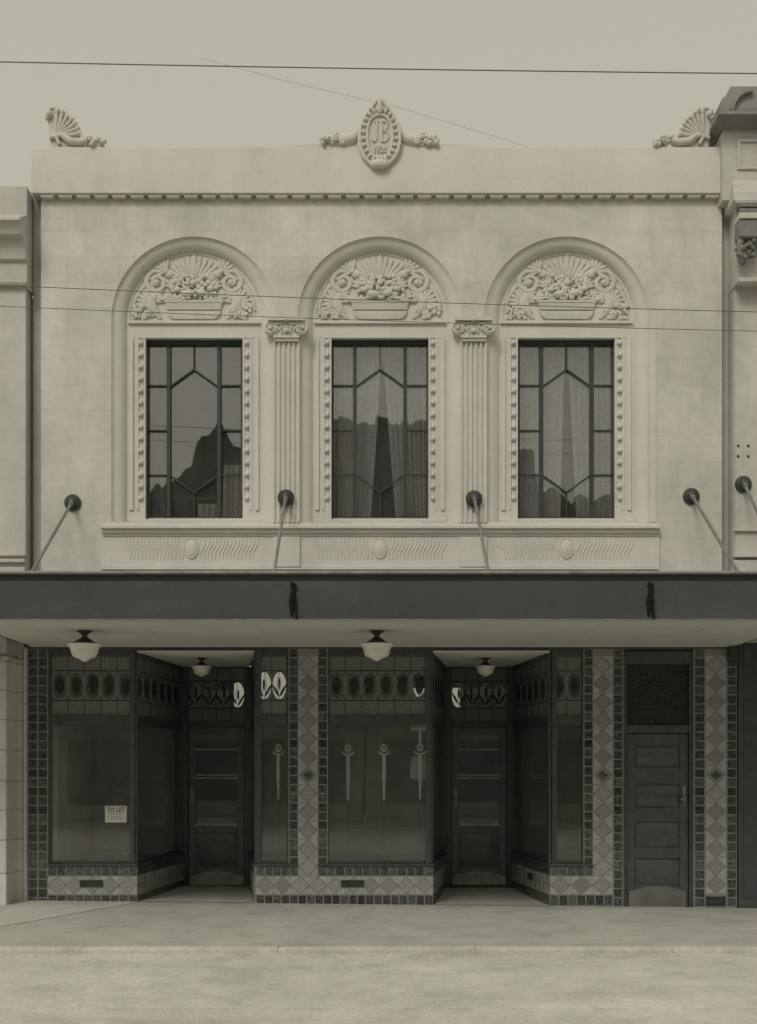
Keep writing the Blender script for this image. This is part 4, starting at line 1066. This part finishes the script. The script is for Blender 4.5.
# ------------------------------------------------------------------ card, stands, curtains
mb = MB(); cxp = PX(115.8, .05); z0, z1 = PZ(822.5, .05), PZ(806, .05)
sg_ = thing('window_sign', 'small white TO LET card on the glass of the left display window', 'sign', (cxp, .05, z0))
mb.box(cxp-.132, cxp+.132, .0505, .0535, z0, z1); obj('card', mb, M['paper'], sg_)
mb = MB(); put_text(mb, 'TO LET', .082, cxp, z1-.075, .0498, .0006, .0022, .82)
obj('lettering', mb, M['ink'], sg_, smooth=False)
mb = MB()
for k, (a, b) in enumerate(((-.08, .085), (-.095, .07), (-.07, .09))):
    u = a
    while u < b:
        l_ = rnd.uniform(.008, .02); mb.box(cxp+u, cxp+min(u+l_, b), .0494, .0502, z1-.102-k*.027, z1-.096-k*.027); u += l_+.006
obj('small_print', mb, M['ink'], sg_, smooth=False)
def stand(px, Y, ptop, pbar, label, crown=False):
    x_ = PX(px, Y); s_ = (CD+Y)/FP
    t = thing('display_stand', label, 'display stand', (x_, Y, zs), 'display stands behind the plate glass')
    mb = MB(); mb.lathe([(.001, 0), (.11, 0), (.11, .012), (.03, .03), (.012, .06)], (x_, Y, zs), 16); mb.tube([(x_, Y, zs+.05), (x_, Y, PZ(pbar+46, Y))], .008, 8)
    obj('stem', mb, M['wood'], t)
    mb = MB(); mb.tube([(x_, Y, PZ(pbar+46, Y)), (x_, Y, PZ(pbar+28, Y)), (x_, Y, PZ(pbar+26, Y)), (x_, Y, PZ(pbar, Y))], [.012, .018, .026, .022], 8); mb.ball((x_, Y, PZ(pbar+27, Y)), .032, .032, .02); obj('column', mb, M['standp'], t)
    mb = MB(); zb2 = PZ(pbar, Y)
    mb.tube([(x_-5.5*s_, Y, zb2+.035), (x_-4*s_, Y, zb2+.004), (x_, Y, zb2-.006), (x_+4*s_, Y, zb2+.004), (x_+5.5*s_, Y, zb2+.035)], .012, 8)
    obj('cross_bar', mb, M['standp'], t)
    mb = MB(); mb.tube([(x_+2.6*s_*math.cos(2*PI*i/20), Y, zb2+.075+3.2*s_*math.sin(2*PI*i/20)) for i in range(21)], .011, 6, cap=False); mb.ball((x_, Y, zb2+.07), .012, .012, .014); obj('ring', mb, M['standp'], t)
    if crown:
        mb = MB(); zc = PZ(729, Y); mb.tube([(x_, Y, zb2+.1), (x_, Y, zc)], .016, 8)
        for k in range(-4, 5):
            mb.ball((x_+k*1.9*s_, Y, zc+.01), .02, .02, .03, 8, 6); mb.ball((x_+k*1.9*s_, Y, zc+.05-abs(k)*.004), .012, .012, .02, 6, 5)
        obj('crown', mb, M['standp'], t)
M['standm'] = mat_plain('pale_stand_metal', sep(.5, .6), .4, 0, .3)
M['standp'] = mat_plain('bright_stand_enamel', sep(.85, .4), .35, 0, .1)
stand(348, .42, 740, 754.5, 'dim slender display stand at the left of the middle window')
stand(384, .3, 745, 754, 'slender display stand with curled crossbar in the centre of the middle window')
stand(420, .25, 726, 753.5, 'tall display stand with a beaded crown right in the middle window', True)
stand(278.5, .28, 745, 754, 'slender pale display stand in the narrow window beside the tiled pier')
mb = MB(); Y = .28; x_ = PX(419.5, Y)
mb.prism([(PX(410.5, Y), PZ(779, Y)), (PX(428.5, Y), PZ(779, Y)), (PX(428.5, Y), PZ(762, Y)), (PX(426, Y), PZ(757, Y)), (PX(422.5, Y), PZ(755, Y)), (PX(419.5, Y), PZ(758, Y)), (PX(416, Y), PZ(755, Y)), (PX(412.5, Y), PZ(757, Y)), (PX(410.5, Y), PZ(762, Y))], Y, Y+.02)
o = obj('display_card', mb, M['kick2'] if 'kick2' in M else M['paper2'] if 'paper2' in M else mat_plain('grey_card', sep(.5, .6), .6, 0, .3, 30), None, org=(x_, Y, PZ(779, Y)))
tag(o, 'grey shaped card hanging on the tall crowned display stand', 'card')

def curtain(c, Y, fn0, fn1, q0, q1, mat, label, pleats, cat='curtain', grp='curtains behind the upper windows'):
    """pleated cloth between edge functions of height; px offsets from the window centre"""
    mb = MB(); nu, nv = 60, 24
    for j in range(nv+1):
        t_ = j/nv; q = q0+(q1-q0)*t_; a, b = fn0(t_), fn1(t_)
        for i in range(nu+1):
            u = i/nu; mb.v.append((PX(c+a+(b-a)*u, Y), Y+.02*math.sin(u*pleats*2*PI+math.sin(t_*2)*.6)*(1-.2*t_)+.008*math.sin(u*pleats*5.3*PI+t_*3), PZ(q, Y)+.006*math.sin(u*pleats*2*PI)))
    for j in range(nv):
        for i in range(nu):
            a = j*(nu+1)+i; mb.f.append((a, a+nu+1, a+nu+2, a+1)); mb.fm.append(0)
    xm = sum(v[0] for v in mb.v)/len(mb.v); zm = min(v[2] for v in mb.v)
    o = obj('curtain', mb, mat, None, org=(xm, Y, zm), ang=180); tag(o, label, cat, grp)
    sm = o.modifiers.new('cloth_thickness', 'SOLIDIFY'); sm.thickness = .002
c = WIN[1]; Yc = .48
curtain(c, Yc, lambda t: -50, lambda t: 2-11*t**1.2, 340, 521, M['lace'], 'left lace curtain behind the middle upper window', 9)
curtain(c, Yc+.05, lambda t: 3+13*t**1.2, lambda t: 50, 340, 521, M['lace'], 'right lace curtain behind the middle upper window', 9)
c = WIN[2]
curtain(c, Yc, lambda t: -50, lambda t: -1-5*t, 340, 521, M['lace'], 'left lace curtain behind the right upper window', 8)
curtain(c, Yc+.05, lambda t: 1+9*t, lambda t: 50, 340, 521, M['lace'], 'right lace curtain behind the right upper window', 8)
c = WIN[0]
curtain(c, Yc, lambda t: -50, lambda t: -30+2*t, 474, 521, M['drape'], 'short curtain at the left edge of the left upper window', 4)
curtain(c, Yc, lambda t: 30-2*t, lambda t: 50, 465, 521, M['lace'], 'short lace curtain at the right edge of the left upper window', 4)
curtain(c, Yc+.12, lambda t: 4, lambda t: 28, 504, 521, M['lace'], 'low lace curtain in the middle of the left upper window', 4)
mb = MB(); mb.box(PX(WIN[0]-49, .8), PX(WIN[0]+49, .8), .8, .84, PZ(499.5, .8), PZ(497.5, .8))
rl = obj('curtain_rail', mb, M['lead'], None, org=(PX(WIN[0], .8), .8, PZ(499, .8))); tag(rl, 'thin dark rail across the bottom of the left upper window', 'rail')

# ------------------------------------------------------------------ neighbours
NL = thing('neighbour_building', 'aged building at the left edge with bracketed cornice and blockwork pier', 'building', (-5.5, 0, 0))
def pp_(px, py, Y): return (Y, PZ(py, Y))
xr = PX(31)-.012
mb = MB()
prof = [pp_(0, 186, -.13), pp_(0, 215, -.13), pp_(0, 217, -.42), pp_(0, 220, -.43), pp_(0, 221.5, -.40), pp_(0, 224, -.38), pp_(0, 226.5, -.36), pp_(0, 234, -.33), pp_(0, 238, -.24), pp_(0, 248, -.20), pp_(0, 250, -.20), pp_(0, 256, -.17), pp_(0, 259, -.17), pp_(0, 261, -.12), pp_(0, 281, -.12), pp_(0, 281.5, -.17), pp_(0, 285, -.15), pp_(0, 287, -.10), (.0, PZ(287, -.1)), (.3, PZ(287, 0)), (.3, PZ(186, -.13))]
mb.profx(prof, -9, xr)
obj('cornice', mb, M['neigh_l'], NL, bevel=.006)
mb = MB(); mb.box(-9, xr-.0, -.33, -.12, PZ(249, -.2)+.0, PZ(237, -.25)); obj('soffit_band', mb, M['cornice_dark'], NL) if False else None
mb = MB(); mb.box(-9, xr-.03, -.085, .3, 3.2, PZ(287.4, -.085)); obj('wall', mb, M['neigh_l'], NL)
mb = MB(); mb.box(-9, xr-.02, -.13, -.08, PZ(556.5, -.1), PZ(553, -.1)); mb.box(-9, xr-.02, -.15, -.08, PZ(563, -.1), PZ(559.5, -.1)); mb.box(-9, xr-.015, -.17, -.08, PZ(575, -.1), PZ(568, -.1)); obj('base_moulding', mb, M['neigh_l'], NL, bevel=.008)
mb = MB()
# ground-floor pier with courses
xq = PX(17)
zc = [905, 871, 838.5, 809, 780.5, 750.5, 720.5, 692, 663.5]
for a, b in zip(zc, zc[1:]):
    mb.box(-9, xq, -.42, .3, PZ(a)+(.006 if a != 905 else -.1), PZ(b)-.006)
    mb.box(xq-.01, PX(24), -.002, .3, PZ(a)+(.006 if a != 905 else -.1), PZ(b)-.006)
pr = obj('pier', mb, M['pierl'], NL, bevel=.012)
mb = MB(); mb.box(-9, xq-.012, -.405, .29, -.1, 3.2); mb.box(xq-.02, PX(23.6), .01, .29, -.1, 3.2); obj('pier_joint', mb, M['neigh_l'], NL)
mb = MB(); mb.box(-9, xq+.03, -.45, .3, PZ(663), PZ(659)); mb.box(xq+.0, PX(24.4), -.03, .3, PZ(663), PZ(659.5)); mb.box(-9, xq+.005, -.425, .3, PZ(657), 3.3); mb.box(xq, PX(23.8), -.006, .3, PZ(659), 3.3); obj('pier_cap', mb, M['neigh_l'], NL, bevel=.01)
mb = MB(); mb.tube([(PX(25.8), -.03, PZ(862)), (PX(25.8), -.03, 3.12)], .017, 10); mb.box(PX(24.2), PX(27), -.012, .1, -.1, 3.15); obj('edge_moulding', mb, M['pierl'], NL)

NR = thing('neighbour_building', 'weathered building at the right edge with pedimented parapet and carved bracket', 'building', (5.5, 0, 0))
xl = PX(729)
mb = MB()
# top block with a segmental head, cornice and parapet die
xa = PX(723, -.25)
pts = [(xa, PZ(110, -.25)), (xa, PZ(97, -.25))]+[(xa+.1*math.sin(PI/2*i/6)*.9, PZ(97, -.25)+.13*(1-math.cos(PI/2*i/6))) for i in range(1, 7)]+[(9, PZ(86.5, -.25)), (9, PZ(110, -.25))]
mb.prism(pts, -.25, .3)
n = 14
for k in range(n):
    a0, a1 = PI-PI/2*k/n, PI-PI/2*(k+1)/n; cx_, cz_ = PX(753, -.3), PZ(110, -.3)
    r0, r1 = .22, .27
    mb.prism([(cx_+r0*math.cos(a0), cz_+r0*math.sin(a0)), (cx_+r1*math.cos(a0), cz_+r1*math.sin(a0)), (cx_+r1*math.cos(a1), cz_+r1*math.sin(a1)), (cx_+r0*math.cos(a1), cz_+r0*math.sin(a1))], -.31, -.25)
obj('pediment', mb, M['stained'], NR, bevel=.004)
def ret_prof(prof, xedge):                       # profile whose left end returns with the same projection: (Y, py, dx out to the left)
    mb = MB(); n = len(prof)
    for far in (0, 1):
        for Y, q, dx in prof: mb.v.append((9 if far else xedge-dx, Y, PZ(q, Y)))
    for Y, q, dx in prof: mb.v.append((xedge-dx, .3, PZ(q, Y)))
    for i in range(n-1): mb.f += [(i, n+i, n+i+1, i+1), (2*n+i, i, i+1, 2*n+i+1)]
    mb.f += [(0, 2*n, n), (n-1, 2*n-1, 3*n-1)]
    mb.fm = [0]*len(mb.f); return mb
xe = PX(722.5, -.2)
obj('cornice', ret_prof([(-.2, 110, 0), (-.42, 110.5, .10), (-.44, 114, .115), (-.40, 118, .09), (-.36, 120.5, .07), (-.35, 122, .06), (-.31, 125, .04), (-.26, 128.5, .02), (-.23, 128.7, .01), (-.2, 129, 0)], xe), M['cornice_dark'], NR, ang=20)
mb = MB(); mb.box(xe, 9, -.2, .3, PZ(200, -.2), PZ(108, -.2)); obj('parapet', mb, M['neigh_r'], NR)
mb = MB(); xp = PX(740.5, -.21); zp1, zp0 = PZ(142, -.21), PZ(167, -.21)
mb.box(xp-.04, 9, -.225, -.2, zp1, zp1+.03); mb.box(xp-.04, xp, -.225, -.2, zp0, zp1); mb.box(xp-.04, 9, -.225, -.2, zp0-.03, zp0); obj('panel_moulding', mb, M['neigh_r'], NR, bevel=.004)
obj('cornice', ret_prof([(-.2, 180, 0), (-.26, 184, .03), (-.36, 192, .05), (-.38, 200, .05), (-.37, 203, .0), (-.34, 205, -.06), (-.2, 206, -.1)], PX(736, -.3)), M['neigh_r'], NR, ang=20)
xb = PX(740, -.3)
mb = MB(); mb.box(xb-.02, 9, -.24, .3, PZ(283, -.24), PZ(204, -.24)); obj('frieze', mb, M['neigh_r'], NR)
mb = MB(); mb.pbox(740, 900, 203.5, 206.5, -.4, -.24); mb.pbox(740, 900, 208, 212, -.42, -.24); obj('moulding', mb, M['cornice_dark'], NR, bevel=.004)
mb = MB(); mb.pbox(739.5, 900, 212.2, 218, -.46, -.24); mb.pbox(738.5, 900, 277, 281.5, -.33, -.24); obj('moulding', mb, M['neigh_r'], NR, bevel=.006)
# carved bracket
mb = MB(); Yb = -.4
mb.pbox(739, 900, 219, 237, Yb-.04, -.24)
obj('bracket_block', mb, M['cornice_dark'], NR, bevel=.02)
mb = MB()
for k in range(22): 
    mb.ball((PX(739+rnd.random()*16, Yb), Yb+rnd.random()*.06, PZ(240+rnd.random()*18, Yb)), rnd.uniform(.03, .05), .05, rnd.uniform(.02, .04), 8, 6, rnd.random()*3)
mb.tube([(PX(740.5, Yb), Yb+.02, PZ(238, Yb)), (PX(739.5, Yb), Yb, PZ(248, Yb)), (PX(741.5, Yb), Yb+.02, PZ(259, Yb)), (PX(745, Yb), Yb+.06, PZ(262, Yb))], .035, 8)
obj('bracket_carving', mb, M['cornice_dark'], NR, ang=60)
mb = MB(); mb.box(PX(731.5), 9, -.06, .3, 3.2, PZ(203, -.06)); obj('wall', mb, M['neigh_r'], NR)
mb = MB(); mb.box(PX(734.8, -.1), 9, -.11, -.06, 3.2, PZ(283, -.1)); wq = obj('pilaster', mb, M['neigh_r'], NR, bevel=.006)
for px_ in (738, 748):
    for q in (446, 456.5):
        mb = MB(); mb.ball((PX(px_, -.1), -.11, PZ(q, -.1)), .018, .012, .018, 10, 6); obj('bolt', mb, M['dark'], wq)
mb = MB(); mb.pbox(734.3, 900, 529.5, 531, -.15, -.1); mb.pbox(734, 900, 553, 557, -.19, -.1); mb.pbox(733.6, 900, 560, 575, -.16, -.1); obj('base_moulding', mb, M['neigh_r'], NR, bevel=.004)
rod(NR, 743, 484.5, 790, Yw=-.112)
mb = MB(); mb.box(PX(738), 9, -.02, .3, -.1, 3.35); rp = obj('shopfront_panel', mb, mat_plain('dark_panel_tone', sep(.07, .6), .6, 0, .2, 3), NR, bevel=.006)  # flat dark panel closing the right edge below the awning
mb = MB()
for a, b in ((690, 640), (780, 700), (898, 790)): mb.box(PX(743), PX(790), -.03, -.02, PZ(a), PZ(b)+.0)
obj('panel', mb, M['wood'], rp, bevel=.01)

# ------------------------------------------------------------------ wires
def wire(p0, p1, Y, sag, r_, label, name='overhead_wire'):
    (xa, qa), (xb_, qb) = p0, p1
    A = Vector((PX(xa, Y), Y, PZ(qa, Y))); Bv = Vector((PX(xb_, Y), Y, PZ(qb, Y))); d = Bv-A
    A = A-d*1.5; Bv = Bv+d*1.5
    pts = []
    for i in range(41):
        t_ = i/40; p = A.lerp(Bv, t_); u = (t_*4-1.5); p.z += -sag*(1-(2*u-1)**2)*1.0; pts.append(p)
    mb = MB(); mb.tube(pts, r_, 6); o = obj(name, mb, M['wirem'], None, org=tuple((A+Bv)/2))
    tag(o, label, 'wire', 'overhead wires in front of the facade')
M['wirem'] = mat_plain('wire_sheath', sep(.10, .4), .6, 0, .1)
wire((6, 62), (750, 73.5), -3.0, .01, .0062, 'thick overhead wire crossing the sky above the parapet')
wire((6, 285.5), (750, 311.8), -2.2, .02, .0042, 'upper of two thin wires crossing the carved arches')
wire((6, 306.5), (750, 331), -2.2, .02, .0036, 'lower of two thin wires crossing just under the carved arches')
def wire_free(pts3, r_, label):
    mb = MB(); mb.tube(pts3, r_, 6); o = obj('guy_wire', mb, M['wirem'], None, org=pts3[0]); tag(o, label, 'wire')
Yg = 5.0
wire_free([(PX(200, Yg), Yg, PZ(58, Yg)), (PX(290, Yg), Yg, PZ(82, Yg)), (PX(400, Yg), Yg, PZ(108, Yg)), (PX(500, Yg), Yg, PZ(138, Yg)), (PX(560, Yg), Yg, PZ(158, Yg))], .0022, 'faint slanting wire in the sky behind the oval cartouche')

# ------------------------------------------------------------------ buildings across the street (mirrored in the shop glass)
def opposite(x0, x1, h, label, mat, nwin):
    t = thing('shop_across_street', label, 'building', ((x0+x1)/2, -25, 0))
    hs = []; st = (x1-x0)/nwin
    for i in range(nwin): hs.append(rect(x0+i*st+st*.3, x0+i*st+st*.7, 4.6, 6.6))
    mb = plate(rect(x0, x1, -.1, h), hs+[rect(x0+.6, x1-.6, .5, 2.7)], -25.3, -25)
    obj('wall', mb, mat, t)
    mb = MB(); mb.box(x0, x1, -34, -25.6, -.1, h-.4); obj('rear_block', mb, mat, t)
    mb = MB()
    for i in range(nwin): mb.box(x0+i*st+st*.3, x0+i*st+st*.7, -25.2, -25.16, 4.6, 6.6)
    mb.box(x0+.6, x1-.6, -25.2, -25.16, .5, 2.7)
    obj('window', mb, M['dark'], t)
    mb = MB(); mb.box(x0, x1, -24.99, -22.4, 3.1, 3.35); obj('awning', mb, M['fascia'], t)
opposite(-24, -11, 8.2, 'low rendered shop across the street, mirrored in the left glass', M['opp'], 4)
opposite(-10.9, -.5, 9.0, 'two-storey shop across the street behind the camera', M['opp'], 3)
opposite(-.4, 9.5, 8.0, 'plain shop across the street, mirrored in the middle glass', M['neigh_r'], 3)
opposite(9.6, 24, 8.8, 'long shop across the street, mirrored in the right glass', M['opp'], 5)
